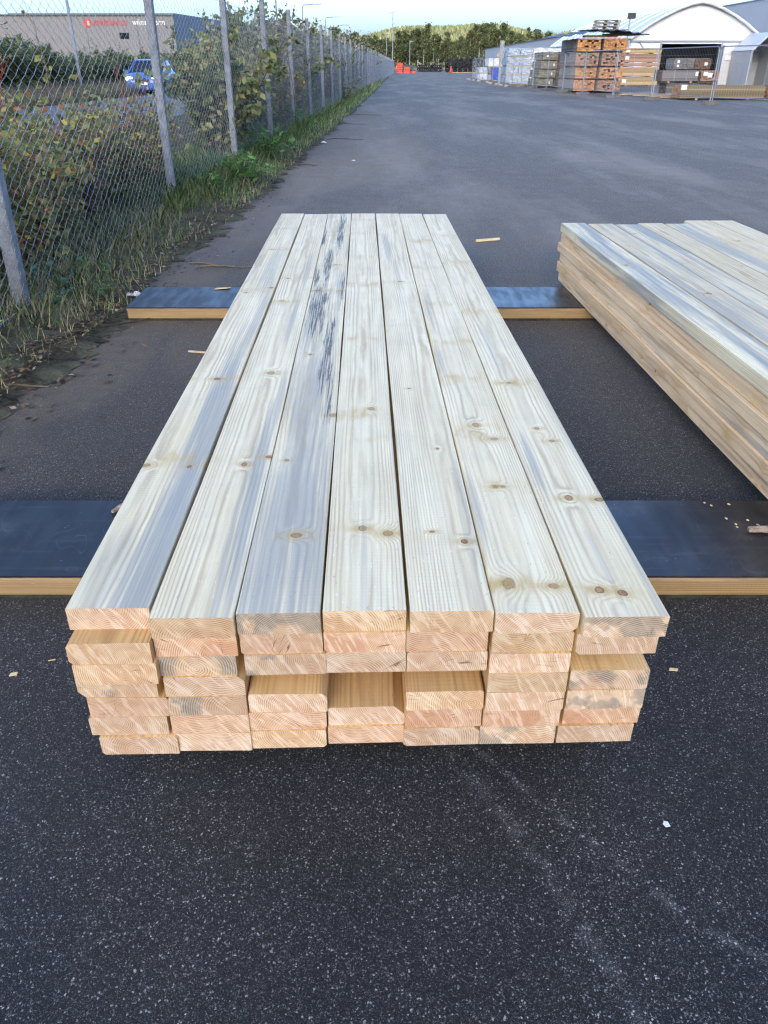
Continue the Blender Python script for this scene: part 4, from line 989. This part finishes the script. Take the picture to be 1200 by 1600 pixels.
MB().box((4, 4, 1.25), (8, 8, 2.5)).build('wall', M['pvc_grey'], tn2); MB().prism([(-.2, 2.5), (8.2, 2.5), (8.2, 3.7), (4, 3.9)], 'y', -.2, 8.2).build('roof', M['pvc_roof'], tn2)
hall = thing('grey_hall', 'long low pale grey hall behind the wrapped timber packs', 'building', (23.3, 102, 0))
MB().box((8, 52, 2.3), (16, 104, 4.6)).build('wall', M['grey_clad'], hall); MB().box((8, 52, 4.64), (16.3, 104.3, .08)).build('roof_edge', M['roof_trim'], hall)
bh = thing('large_hall', 'tall grey steel hall behind the tent at the upper right', 'building', (34, 60, 0))
MB().box((14, 40, 3.2), (28, 80, 6.4)).build('wall', M['grey_clad'], bh); MB().box((14, 40, 6.43), (28.2, 80.2, .06)).build('roof_edge', M['galv'], bh)

# ------------------------------------------------------------------ timber packs behind the site fence
def packwood(name, col, var=.3):
    g = G(name); c = g.v('MULTIPLY', g.tc('Object'), (6, .6, 12)); n = g.noise(c, 4, 4, .6); ri = g.n('NewGeometry').outputs['Random Per Island']
    k = g.m('MULTIPLY_ADD', n, var, g.mr(ri, 0, 1, .62 - var * .5, 1.28 - var * .5, False))
    return g.done(g.mix(1., col, g.comb(k, k, k), 'MULTIPLY'), .85, .15)
M['pk_grey'] = packwood('weathered_pack_side', (.30, .25, .22)); M['pk_orange'] = packwood('orange_end_grain', (.50, .25, .11), .35); M['pk_brown'] = packwood('brown_end_grain', (.33, .19, .12), .35)
M['pk_olive'] = packwood('olive_pack', (.22, .20, .14)); M['pk_tan'] = packwood('tan_pack', (.40, .28, .14)); M['pk_dark'] = packwood('dark_grey_pack', (.17, .155, .145)); M['pk_green'] = packwood('green_treated_pack', (.26, .20, .115)); M['pk_darkbrown'] = packwood('dark_brown_end', (.16, .10, .065), .5)
M['paper'] = plain('white_label_paper', (.78, .78, .76), .7, .2, var=.06)
M['strap'] = plain('packing_strap', (.25, .25, .24), .5, .4)
def pack(label, x, y, z, sx, sy, h, rows, cols, side, end, along='y', holes=.12, jit=.06, labels=(), straps=2, group='timber packs behind the site fence', seed=0, ragged=True):
    """bundle of boards lying along y or x; its corner nearest the camera-left is (x, y, z)"""
    r = random.Random(seed + 17); t = thing('timber_pack', label, 'timber pack', (x, y, z), 0, group)
    b = MB(); cw = (sx if along == 'y' else sy) / cols; rh = h / rows
    for i in range(rows):
        for j in range(cols):
            edge = j in (0, cols - 1) or i in (0, rows - 1)
            if not edge and r.random() < holes: off = .4
            elif not edge and rows > 6 and 0 < i < rows - 1 and 0 < j < cols - 1 and False: continue
            else: off = r.uniform(0, jit)
            if along == 'y':
                n0 = len(b.f); b.box(((j + .5) * cw, off / 2 + sy / 2, (i + .5) * rh), (cw * .95, sy - off, rh * .93))
                b.mi[n0 + 2] = 1; b.mi[n0 + 4] = 1
            else:
                n0 = len(b.f); b.box((sx / 2 - off / 2, (j + .5) * cw, (i + .5) * rh), (sx - off, cw * .95, rh * .93))
                b.mi[n0 + 3] = 1; b.mi[n0 + 5] = 1
    o = b.build('boards', [side, end], t); o['kind'] = 'stuff'
    L = sy if along == 'y' else sx
    for k in range(straps):
        u = L * (k + 1) / (straps + 1)
        if along == 'y': MB().box((sx / 2, u, h / 2), (sx + .02, .03, h + .02)).build('strap', M['strap'], t)
        else: MB().box((u, sy / 2, h / 2), (.03, sy + .02, h + .02)).build('strap', M['strap'], t)
    for k in range(2):
        u = L * (.2 + .6 * k)
        if along == 'y': MB().box((sx / 2, u, -.04), (sx * .98, .09, .078)).build('batten', M['pk_tan'], t)
        else: MB().box((u, sy / 2, -.04), (.09, sy * .98, .078)).build('batten', M['pk_tan'], t)
    for (lx, lz, w_, h_) in labels: MB().box((lx, -.012, lz), (w_, .008, h_)).build('label_sheet', M['paper'], t)
    return t
rown = ['bottom', 'second', 'third', 'top']
h4 = [.50, .50, .58, .56]; z = .09
for k in range(4):
    top2 = k >= 2; x0 = 10.0 - (.12 if top2 else 0) + (0.02 * k); em_ = [M['pk_orange'], M['pk_orange'], M['pk_brown'], M['pk_orange']][k]
    pack('orange-ended timber pack, %s of the left column under the tin roof' % rown[k], x0 + .05, 46.6 - (.25 if top2 else 0), z, 1.12 + (.08 if top2 else 0), 4.2, h4[k], 7, 10, M['pk_grey'], em_, seed=k)
    pack('timber pack with ragged board ends, %s of the right column under the tin roof' % rown[k], 11.27 + (.05 if top2 else -.02), 46.3 - .1 * (k % 2), z, 1.22, 4.2, h4[k], 7, 11, M['pk_grey'], [M['pk_brown'], M['pk_orange'], M['pk_brown'], M['pk_orange']][k], seed=20 + k, jit=.09)
    z += h4[k] + .08
ZT = z - .06
# corrugated roof sheets on top, sagging
cs = thing('roof_sheeting', 'dark corrugated sheets covering the orange timber packs', 'sheet metal', (0, 0, 0))
for k, (xa, xb, za, zb_, y0) in enumerate(((9.0, 10.9, .02, .30, 45.9), (10.7, 12.3, .31, .30, 45.7), (12.0, 13.5, .30, .10, 45.9))):
    b = MB(); nx = 28
    for i in range(nx):
        for s in range(2):
            pass
    cols_ = [(xa + (xb - xa) * i / nx, za + (zb_ - za) * i / nx + (.025 if i % 2 else 0) + .03 * math.sin(i * .7 + k)) for i in range(nx + 1)]
    for (x0, z0), (x1, z1) in zip(cols_[:-1], cols_[1:]):
        b.quad([(x0, y0, ZT + z0), (x1, y0, ZT + z1), (x1, y0 + 4.6, ZT + z1 + .1), (x0, y0 + 4.6, ZT + z0 + .1)])
        b.quad([(x0, y0, ZT + z0 - .03), (x1, y0, ZT + z1 - .03), (x1, y0, ZT + z1), (x0, y0, ZT + z0)])
    b.build('sheet', M['darkmetal'], cs)
for k, (xa, w_) in enumerate(((10.3, 1.7), (11.3, 1.6))): MB().box((xa + w_ / 2, 46.6, ZT + .07 + .07 * k), (w_, .5, .09)).build('support_plank', M['pk_brown'], cs)
M['pallet'] = packwood('grey_pallet_wood', (.36, .33, .29))
for k in range(3):
    t = thing('pallet', 'grey wooden pallet on the tin roof, %s of three' % ('lowest', 'middle', 'topmost')[k], 'pallet', (10.78 + .03 * k, 46.2, ZT + .36 + .148 * k), 0, 'pallets on the tin roof')
    for yy in (.06, .4, .74): MB().box((.6, yy, .011), (1.2, .1, .02)).build('bottom_slat', M['pallet'], t)
    for xx in (.07, .6, 1.13):
        for yy in (.06, .4, .74): MB().box((xx, yy, .06), (.14, .1, .076)).build('block', M['pallet'], t)
    for yy in (.06, .23, .4, .57, .74): MB().box((.6, yy, .112), (1.2, .12, .02)).build('top_slat', M['pallet'], t)
# olive packs
z = .09
for k in range(4):
    pack('olive-grey timber pack, %s of the narrow column beside the silver packs' % rown[k], 9.95 + .1 * k, 57.5, z, 1.1, 3.4, .42, 8, 6, M['pk_olive'], M['pk_olive'], seed=40 + k, holes=0, jit=.01, labels=[(.85, .2, .08, .16)] if k < 3 else [(.3, .2, .1, .1)])
    pack('dark brown timber pack, %s behind the olive column' % rown[k], 11.2, 56.8, z, .7, 3.4, .42, 8, 5, M['pk_darkbrown'], M['pk_darkbrown'], seed=50 + k, holes=.1)
    z += .5
# silver and white wrapped packs
def wrapmat(name, col, rough, metal):
    g = G(name); c = g.v('ADD', g.tc('Object'), g.comb(g.mul(g.rnd(), 30.), 0., g.mul(g.rnd(), 9.)))
    n = g.noise(g.v('MULTIPLY', c, (3, 3, 5)), 1.6, 4, .6, dist=1.2); n2 = g.noise(c, 1.2, 3)
    g.bump(n, .9, .12); return g.done(g.mix(g.mr(n, .35, .65), tuple(k * .72 for k in col), col), rough, .5, metal)
M['silver'] = wrapmat('silver_wrap', (.50, .56, .60), .25, .35); M['whitewrap'] = wrapmat('white_wrap', (.72, .73, .74), .45, 0); M['bluetarp'] = wrapmat('blue_tarpaulin', (.02, .07, .42), .4, 0)
def wrapped(label, x, y, z, sx, sy, h, mat, seed, group='wrapped packs behind the site fence'):
    r = random.Random(seed); t = thing('wrapped_pack', label, 'wrapped pack', (x, y, z), 0, group); b = MB(); n = 6
    def pt(u, v, w_):
        q = .025
        return (sx * u + r.uniform(-q, q) * 0 + q * math.sin(9 * v + 5 * w_ + seed), sy * v + q * math.sin(8 * u + 7 * w_ + seed * 2), h * w_ + .6 * q * math.sin(7 * u + 4 * v + seed) * (w_ > .5))
    for face in range(5):
        for i in range(n):
            for j in range(n):
                a, c, e, f_ = i / n, j / n, (i + 1) / n, (j + 1) / n
                if face == 0: P = [(a, 0, c), (e, 0, c), (e, 0, f_), (a, 0, f_)]
                elif face == 1: P = [(1, a, c), (1, e, c), (1, e, f_), (1, a, f_)]
                elif face == 2: P = [(e, 1, c), (a, 1, c), (a, 1, f_), (e, 1, f_)]
                elif face == 3: P = [(0, e, c), (0, a, c), (0, a, f_), (0, e, f_)]
                else: P = [(a, c, 1), (e, c, 1), (e, f_, 1), (a, f_, 1)]
                b.quad([pt(*p_) for p_ in P])
    b.build('wrapping', mat, t, smooth=False)
    for k in range(2): MB().box((sx / 2, sy * (.02 + .8 * k), -.035), (sx, .1, .07)).build('batten', M['pk_tan'], t)
cn = ['left', 'middle', 'right']
z = .08
for k in range(4):
    for c_ in range(3):
        wrapped('%s wrapped pack, %s of its stack, %s column by the pillar' % ('white' if c_ == 2 else 'silver', rown[k], cn[c_]), 9.2 + [0, .93, 1.86][c_] + .04 * k, 67, z, [.9, .9, 1.15][c_], 3.2, .53, M['whitewrap'] if c_ == 2 else M['silver'], k * 3 + c_)
    z += .60
wrapped('white wrapped pack showing behind the olive column', 12.4, 68.2, 1.9, 1.3, 3, .5, M['whitewrap'], 31)
wrapped('small silver wrapped pack at the far fence corner, upper', 9.1, 85, .62, .8, 2.4, .5, M['silver'], 32); wrapped('small white wrapped pack at the far fence corner, lower', 9.1, 85, .08, .85, 2.4, .48, M['whitewrap'], 33)
wrapped('white wrapped pack on top beside the grey pillar', 10.05, 86, 1.22, 1.9, 2.6, .66, M['whitewrap'], 34); pack('olive timber pack under the white wrapped pack', 10.0, 86, .62, .9, 2.6, .52, 6, 6, M['pk_olive'], M['pk_olive'], seed=71, holes=0)
wrapped('pale crumpled wrapped pack low beside the blue tarpaulin', 10.0, 85.4, .06, .95, 2.4, .46, M['silver'], 35)
wrapped('bright blue tarpaulin covered pack by the grey pillar', 10.2, 82.5, .06, 1.45, 1.8, 1.05, M['bluetarp'], 36)
# grey pillar
t = thing('pillar', 'grey pillar with a wider head in front of the wrapped packs', 'pillar', (8.62, 66, 0))
MB().box((0, 0, .9), (.16, .16, 1.8)).build('shaft', M['concrete'], t); MB().prism([(-.32, 1.75), (.2, 1.75), (.22, 2.05), (.06, 2.2), (-.1, 2.2), (-.32, 1.95)], 'y', -.15, .15).build('bracket', M['concrete'], t); MB().box((.06, 0, 2.52), (.3, .24, .66)).build('head', M['concrete'], t)
# packs in front of the tent
ly = [('lowest tan', .06, .52, M['pk_tan']), ('middle tan', .62, .56, M['pk_tan']), ('thin brown', 1.22, .2, M['pk_brown']), ('upper brown', 1.46, .52, M['pk_brown']), ('topmost tan', 2.02, .28, M['pk_tan'])]
for k, (nm, z, h_, m_) in enumerate(ly):
    pack('%s timber pack in the stack left of the tent doorway' % nm, 16.5, 62, z, 2.75, 1.2, h_, max(2, int(h_ / .07)), 3, m_, m_, along='x', holes=0, jit=.02, seed=80 + k, labels=[(.4, h_ * .5, .28, .2)] if k in (0, 3, 4) else [])
pack('lowest dark grey pack in the middle of the tent doorway', 13.45, 41.8, .06, 1.9, 1.1, .48, 9, 8, M['pk_dark'], M['pk_darkbrown'], along='x', seed=90)
pack('middle dark grey timber pack before the tent doorway', 13.1, 41.6, .62, 1.75, 1.3, .45, 8, 10, M['pk_dark'], M['pk_darkbrown'], along='x', seed=91, labels=[(1.62, .3, .12, .18)])
pack('brown-ended timber pack with white labels before the tent doorway', 14.9, 41.5, .62, .85, 1.3, .42, 9, 12, M['pk_darkbrown'], M['pk_brown'], seed=92, labels=[(.2, .3, .2, .16), (.42, .24, .2, .18)])
pack('topmost grey pack on the stack before the tent doorway', 13.6, 41.7, 1.12, .95, 1.2, .42, 8, 10, M['pk_dark'], M['pk_dark'], seed=93, holes=0, jit=.01, labels=[(.2, .3, .1, .12), (.2, .12, .1, .1)])
pack('topmost brown pack on the stack before the tent doorway', 14.6, 41.7, 1.12, .75, 1.2, .42, 10, 12, M['pk_brown'], M['pk_darkbrown'], seed=94, labels=[(.5, .2, .14, .12)])
pack('long green-brown treated timber pack just behind the site fence', 12.4, 36.6, .07, 3.6, 1.1, .46, 8, 8, M['pk_green'], M['pk_orange'], along='x', seed=95, jit=.12, labels=[(.12, .4, .24, .18)], straps=0)
pack('ragged-ended treated timber pack at the right picture edge', 16.05, 36.4, .07, 2.2, 1.1, .40, 8, 8, M['pk_brown'], M['pk_orange'], along='x', seed=96, jit=.3, straps=0)
for k, (x, y, L, w_, a) in enumerate([(11.6, 40.6, 2.6, .5, -3), (12.0, 39.2, 4.0, .6, -4), (12.2, 38.2, 3.4, .4, -6), (11.4, 42.2, 1.6, .3, 2)]):
    t = thing('plank_pile', 'flat pile of loose planks lying behind the site fence, %s' % ['left', 'longest', 'nearest', 'farthest'][k], 'planks', (x, y, 0), R(a), 'loose planks behind the site fence')
    for i in range(3): MB().box((L / 2 + rng.uniform(-.2, .2), w_ * (i + .5) / 3, .05 + .05 * (i % 2)), (L, w_ / 3.4, .045)).build('plank', M[('pk_tan', 'pk_grey', 'pk_brown')[i]], t)

# ------------------------------------------------------------------ site fence panels and their concrete feet
SP = [(9.0, 90), (8.95, 86.4), (8.95, 82.9), (8.9, 79.4), (8.9, 75.9), (8.9, 72.4), (8.95, 68.9), (9.0, 65.4), (9.05, 61.9), (9.1, 58.4), (9.3, 55), (9.55, 51.5), (9.7, 47.6), (9.80, 43.2), (10.2, 38.9), (11.15, 36.3), (12.0, 31.9), (13.8, 28.6)]
for k, ((x0, y0), (x1, y1)) in enumerate(zip(SP[:-1], SP[1:])):
    L = math.hypot(x1 - x0, y1 - y0) - .1; a = math.atan2(y1 - y0, x1 - x0)
    t = thing('site_fence_panel', 'galvanised mesh site fence panel, %s from the far end' % nth(k), 'fence panel', (x0, y0, .12), a, 'site fence panels round the timber yard')
    Hh = 1.72; rr = .12
    fr = [(.03, 0, 0), (.03, 0, Hh - rr), (.03 + rr * .3, 0, Hh - rr * .3), (.03 + rr, 0, Hh), (L - rr, 0, Hh), (L - rr * .3, 0, Hh - rr * .3), (L, 0, Hh - rr), (L, 0, 0)]
    MB().tube(fr, .021, 6).build('frame', M['galv'], t)
    MB().tube([(.03, 0, .12), (L, 0, .12)], .016, 5).build('bottom_rail', M['galv'], t)
    b = MB()
    if k > 6:
        n = int(L / .11)
        for i in range(1, n): b.tube([(.03 + (L - .03) * i / n, 0, .12), (.03 + (L - .03) * i / n, 0, Hh)], .0022, 3, cap=False)
        for i in range(1, 6): b.tube([(.03, 0, .12 + i * .27), (L, 0, .12 + i * .27)], .0025, 3, cap=False)
    else:
        for i in range(1, 6): b.tube([(.03 + (L - .03) * i / 6, 0, .12), (.03 + (L - .03) * i / 6, 0, Hh)], .006, 3, cap=False)
    o = b.build('wire_infill', M['wire'], t); o['kind'] = 'stuff'
ft = MB().rings([[(-.33, -.11, z * .0), (.33, -.11, 0), (.35, 0, 0), (.33, .11, 0), (-.33, .11, 0), (-.35, 0, 0)] if z == 0 else [(-.31, -.09, .13), (.31, -.09, .13), (.33, 0, .13), (.31, .09, .13), (-.31, .09, .13), (-.33, 0, .13)] for z in (0, 1)])
ftm = ft.mesh('concrete_foot', plain('dark_concrete_foot', (.14, .135, .13), .9, .2, var=.3, scale=9))
for k, (x, y) in enumerate(SP):
    link('concrete_foot', ftm, None, (x, y, .005), rng.uniform(-.4, .4), 'concrete foot block under the site fence, %s from the far end' % nth(k), 'fence foot', 'feet of the site fence')
for k in range(11):
    y = 60 + k * 2.9; b = MB(); s = rng.uniform(.1, .2)
    b.rings([[(s * c * math.cos(a) * rng.uniform(.8, 1.2), s * c * math.sin(a) * rng.uniform(.8, 1.2), s * zz) for a in [i * math.pi / 4 for i in range(8)]] for zz, c in ((0, .9), (.4, 1), (.75, .7), (.9, .3))])
    b.build('pale_stone', M['concrete'], None, loc=(8.55 + rng.uniform(-.25, .2), y, 0), label='pale stone at the foot of the far site fence, %s nearest' % nth(k), cat='stone', group='stones along the site fence')

# ------------------------------------------------------------------ far end of the yard: tyres, barriers, cone
M['red_plastic'] = plain('red_barrier_plastic', (.62, .06, .035), .45, .4, var=.12)
ty = MB()
nu, nv = 14, 8
for i in range(nu):
    for j in range(nv):
        def tp_(i, j):
            a = 2 * math.pi * i / nu; c = 2 * math.pi * j / nv; rr = .38 + .14 * math.cos(c)
            return (rr * math.cos(a), .15 * math.sin(c), .52 + rr * math.sin(a))
        ty.quad([tp_(i, j), tp_(i + 1, j), tp_(i + 1, j + 1), tp_(i, j + 1)])
tym = ty.mesh('tyre', M['black'], True)
for c_ in range(15):
    X = 14.0 + c_ * .62; hgt = 4 if c_ in (0, 1, 14) else 5
    for k in range(hgt - (c_ % 4 == 2)):
        o = link('tyre', tym, None, (X + rng.uniform(-.12, .12), 196 + rng.uniform(-.6, .6), .36 * k * 1.05), rng.uniform(-.7, .7), 'black tyre, %s from the ground in the %s column of the long heap' % (nth(k), nth(c_)), 'tyre', 'tyres in the long heap')
        s = rng.uniform(1.0, 1.3); o.scale = (s, s, s)
for c_ in range(11):
    for k in range(2):
        link('tyre', tym, None, (8.4 + c_ * .52, 214 + rng.uniform(-.4, .4), .5 * k), rng.uniform(-.6, .6), '%s black tyre, %s from left in the low heap by the barriers' % (('lower', 'upper')[k], nth(c_)), 'tyre', 'tyres in the low heap')
def barrier(label, X, Y, z):
    t = thing('road_barrier', label, 'road barrier', (X, Y, z), rng.uniform(-.05, .05), 'red plastic barriers stacked by the fence end')
    MB().prism([(-.25, 0), (.25, 0), (.22, .1), (.1, .2), (.1, .36), (-.1, .36), (-.1, .2), (-.22, .1)], 'x', 0, 1.15).build('body', M['red_plastic'], t)
    MB().tube([(1.15, 0, .08), (1.22, 0, .18), (1.15, 0, .28)], .03, 5).build('coupling', M['red_plastic'], t)
for k in range(5): barrier('red plastic barrier in the tall stack, %s from the ground' % nth(k), 2.55, 178, .36 * k)
for k in range(3): barrier('red plastic barrier in the middle stack, %s from the ground' % nth(k), 4.05, 178, .36 * k)
for k in range(1): barrier('single red plastic barrier right of the stacks', 5.3, 179, .0)
t = thing('parked_trailer', 'dark parked trailer behind the red barriers', 'trailer', (4.6, 188, 0))
MB().box((0, 0, 1.0), (3.4, 1.8, .9)).build('box', M['darkmetal'], t)
for s in (-1, 1): MB().rings([[(s * .9 + .36 * math.cos(a), yy, .36 + .36 * math.sin(a)) for a in [i * math.pi / 6 for i in range(12)]] for yy in (-.95, -.7)]).build('wheel', M['black'], t)
t = thing('traffic_cone', 'red marker cone standing before the tyre heap', 'cone', (13.3, 176, 0))
MB().box((0, 0, .04), (.6, .6, .08)).build('base', M['black'], t); MB().tube([(0, 0, .08), (0, 0, 1.2)], [.26, .12], 10).build('body', M['red_plastic'], t)
rl = thing('low_railing', 'low grey railing in front of the tyre heap', 'railing', (14.2, 184, 0))
MB().tube([(0, 0, .8), (8.6, 0, .8)], .02, 5).build('rail', M['darkmetal'], rl); MB().box((4.3, -.1, .06), (8.6, .2, .12)).build('kerb_board', M['pk_tan'], rl)
for k in range(9): MB().tube([(k * 1.07, 0, 0), (k * 1.07, 0, .8)], .03, 5).build('post', M['galv'], rl)

# ------------------------------------------------------------------ scraps on the ground
def scrap(name, label, cat, pts, th, mat, loc, rz=0.):
    b = MB(); n = len(pts); b.prism(pts, 'z', 0, th); o = b.build(name, mat, None, loc=loc, label=label, cat=cat)
    o.rotation_euler = (rng.uniform(-.05, .05), rng.uniform(-.05, .05), rz); return o
M['chip'] = wood_long('wood_chip', 88, auto=True, blue=0., warm=(1., .92, .8)); M['bark_piece'] = plain('weathered_bark', (.33, .25, .18), .9, .1, var=.5, scale=30, bump=.8, bscale=80)
M['litter_white'] = plain('white_scrap', (.66, .68, .70), .6, .3, var=.15)
scrap('stick', 'pale wooden stick on the asphalt beyond the stacks', 'stick', [(-.11, -.012), (.11, -.008), (.11, .012), (-.105, .012)], .016, M['chip'], (.848, 6.543, .004), R(22))
scrap('paper_scrap', 'small white torn scrap on the asphalt at lower right', 'scrap', [(-.004, -.005), (.005, -.006), (.006, .004), (0, .008), (-.005, .003)], .0015, M['litter_white'], (.532, .956, .003), .3)
scrap('wood_chip', 'thin pale chip on the asphalt right of the near stack', 'wood chip', [(-.011, -.003), (.009, -.004), (.011, .003), (-.008, .004)], .003, M['chip'], (.686, 1.386, .002), -.1)
scrap('wood_chip', 'small pale chip on the asphalt left of the near stack', 'wood chip', [(-.009, -.005), (.008, -.004), (.009, .005), (-.006, .004)], .003, M['chip'], (-.871, 1.37, .002), .2)
scrap('wood_chip', 'tiny yellow splinter on the asphalt left of the near stack', 'wood chip', [(-.008, -.001), (.008, -.001), (.008, .0012), (-.008, .001)], .002, M['chip'], (-.80, 1.42, .002), .35)
scrap('wood_chip', 'brown chip on the asphalt before the far bearer', 'wood chip', [(-.05, -.006), (.05, -.01), (.055, .004), (-.05, .006)], .006, M['chip'], (-.93, 3.72, .002), -.18)
def bark_piece(label, loc, L, rz, mat, flat=False):
    r = random.Random(3); b = MB(); rings = []
    for k in range(9):
        u = k / 8; w_ = .012 * (1 - .5 * abs(u - .4)) * L / .14
        rings.append([(L * (u - .5), w_ * 1.2 * math.cos(a) * r.uniform(.7, 1.3), w_ * .7 + w_ * .7 * math.sin(a) * r.uniform(.7, 1.3)) for a in [i * math.pi / 4 for i in range(8)]])
    o = b.rings(rings).build('bark_piece', mat, None, loc=loc, label=label, cat='bark'); o.rotation_euler = (0, 0, rz)
bark_piece('flaky piece of bark lying on the bearer at the right edge', (1.115, 1.885, ZB), .13, R(-4), M['bark_piece'])
bark_piece('thin curl of bark on the near bearer, left of the stack', (-.795, 2.03, ZB), .085, R(62), M['bark_piece'])
scrap('wood_flake', 'torn wood flake on the back edge of the far bearer', 'wood chip', [(-.04, -.02), (.03, -.012), (.055, .02), (-.03, .015)], .003, M['chip'], (-.98, 4.68, ZB + .0005), 0)
for k in range(14):
    x, y = rng.choice([(1.07, 1.98), (1.10, 2.0), (1.02, 1.95)]); 
b = MB()
ws = thing('wood_shavings', 'trails of pale splinters on the near bearer at right', 'splinters', (0, 0, 0))
for k in range(9):
    u = rng.random(); x = (1.045 + .06 * u if k % 2 else .985 + .05 * u) + rng.uniform(-.012, .012); y = 2.06 - .17 * u
    MB().box((x, y, ZB + .0025), (rng.uniform(.004, .011), .003, .003), rz=R(-55)).build('splinter', M['chip'], ws)
def bag(label, X, Y, s, seed):
    r = random.Random(seed); b = MB(); n = 9
    for zz, c in ((0, 1.), (.25, 1.1), (.5, .75), (.7, .35)):
        pass
    b.rings([[(s * c * math.cos(a) * r.uniform(.6, 1.3) * 1.5, s * c * math.sin(a) * r.uniform(.6, 1.2), s * zz * r.uniform(.7, 1.3)) for a in [i * 2 * math.pi / n for i in range(n)]] for zz, c in ((0, 1.), (.3, 1.05), (.55, .7), (.75, .25))])
    b.build('plastic_scrap', M['litter_white'], None, loc=(X, Y, .03), label=label, cat='litter', group='white litter along the verge')
bag('crumpled white plastic scrap in the grass at the left edge', -1.80, 3.42, .035, 1); bag('white plastic scrap beside the far bearer end', -1.52, 4.72, .028, 2)
bag('pale paper scrap under the bright green weed', -1.72, 8.9, .03, 3); bag('white scrap on the verge beyond the green weed', -1.62, 13.2, .03, 4); bag('small white scrap on the dusty asphalt', -.45, 12.4, .016, 5); bag('flat pale scrap at the edge of the dust patch', -1.1, 15.5, .03, 6)
for k, (x, y, L, a, m_) in enumerate([(-1.12, 5.55, .42, 8, 'dry'), (-1.25, 5.62, .30, -14, 'dry'), (-1.62, 3.22, .26, 6, 'dry'), (-1.45, 3.3, .06, 60, 'dry'), (-1.56, 3.95, .75, 48, 'bark'), (-1.1, 12, .3, 20, 'bark'), (-.75, 16.5, .7, 3, 'bark'), (-.9, 21, .9, 4, 'bark'), (-.6, 25, 1.1, 2, 'bark')]):
    pth = [(-L / 2 + L * u, .02 * math.sin(u * 7 + k) * L, .012 + .01 * math.sin(u * 5)) for u in (0, .25, .5, .75, 1)]
    MB().tube(pth, [.006, .007, .006, .005, .003], 5).build('twig', M[m_], None, loc=(x, y, .03 if k == 4 else .004), rz=R(a), label='%s twig on the asphalt edge, %s from the camera' % ('dark' if m_ == 'bark' else 'pale', nth(k)), cat='twig', group='twigs along the asphalt edge')
# heap of soil pushed up on the verge
b = MB(); r = random.Random(8)
b.rings([[(.42 * c * math.cos(a) * r.uniform(.8, 1.15), .5 * c * math.sin(a) * r.uniform(.8, 1.15), .16 * zz) for a in [i * math.pi / 8 for i in range(16)]] for zz, c in ((0, 1.), (.35, .85), (.7, .55), (.95, .25), (1., .05))])
b.build('soil_heap', M['dark_olive'], None, smooth=True, loc=(-1.5, 10.3, -.09), label='low dark heap of soil at the verge edge', cat='soil heap')
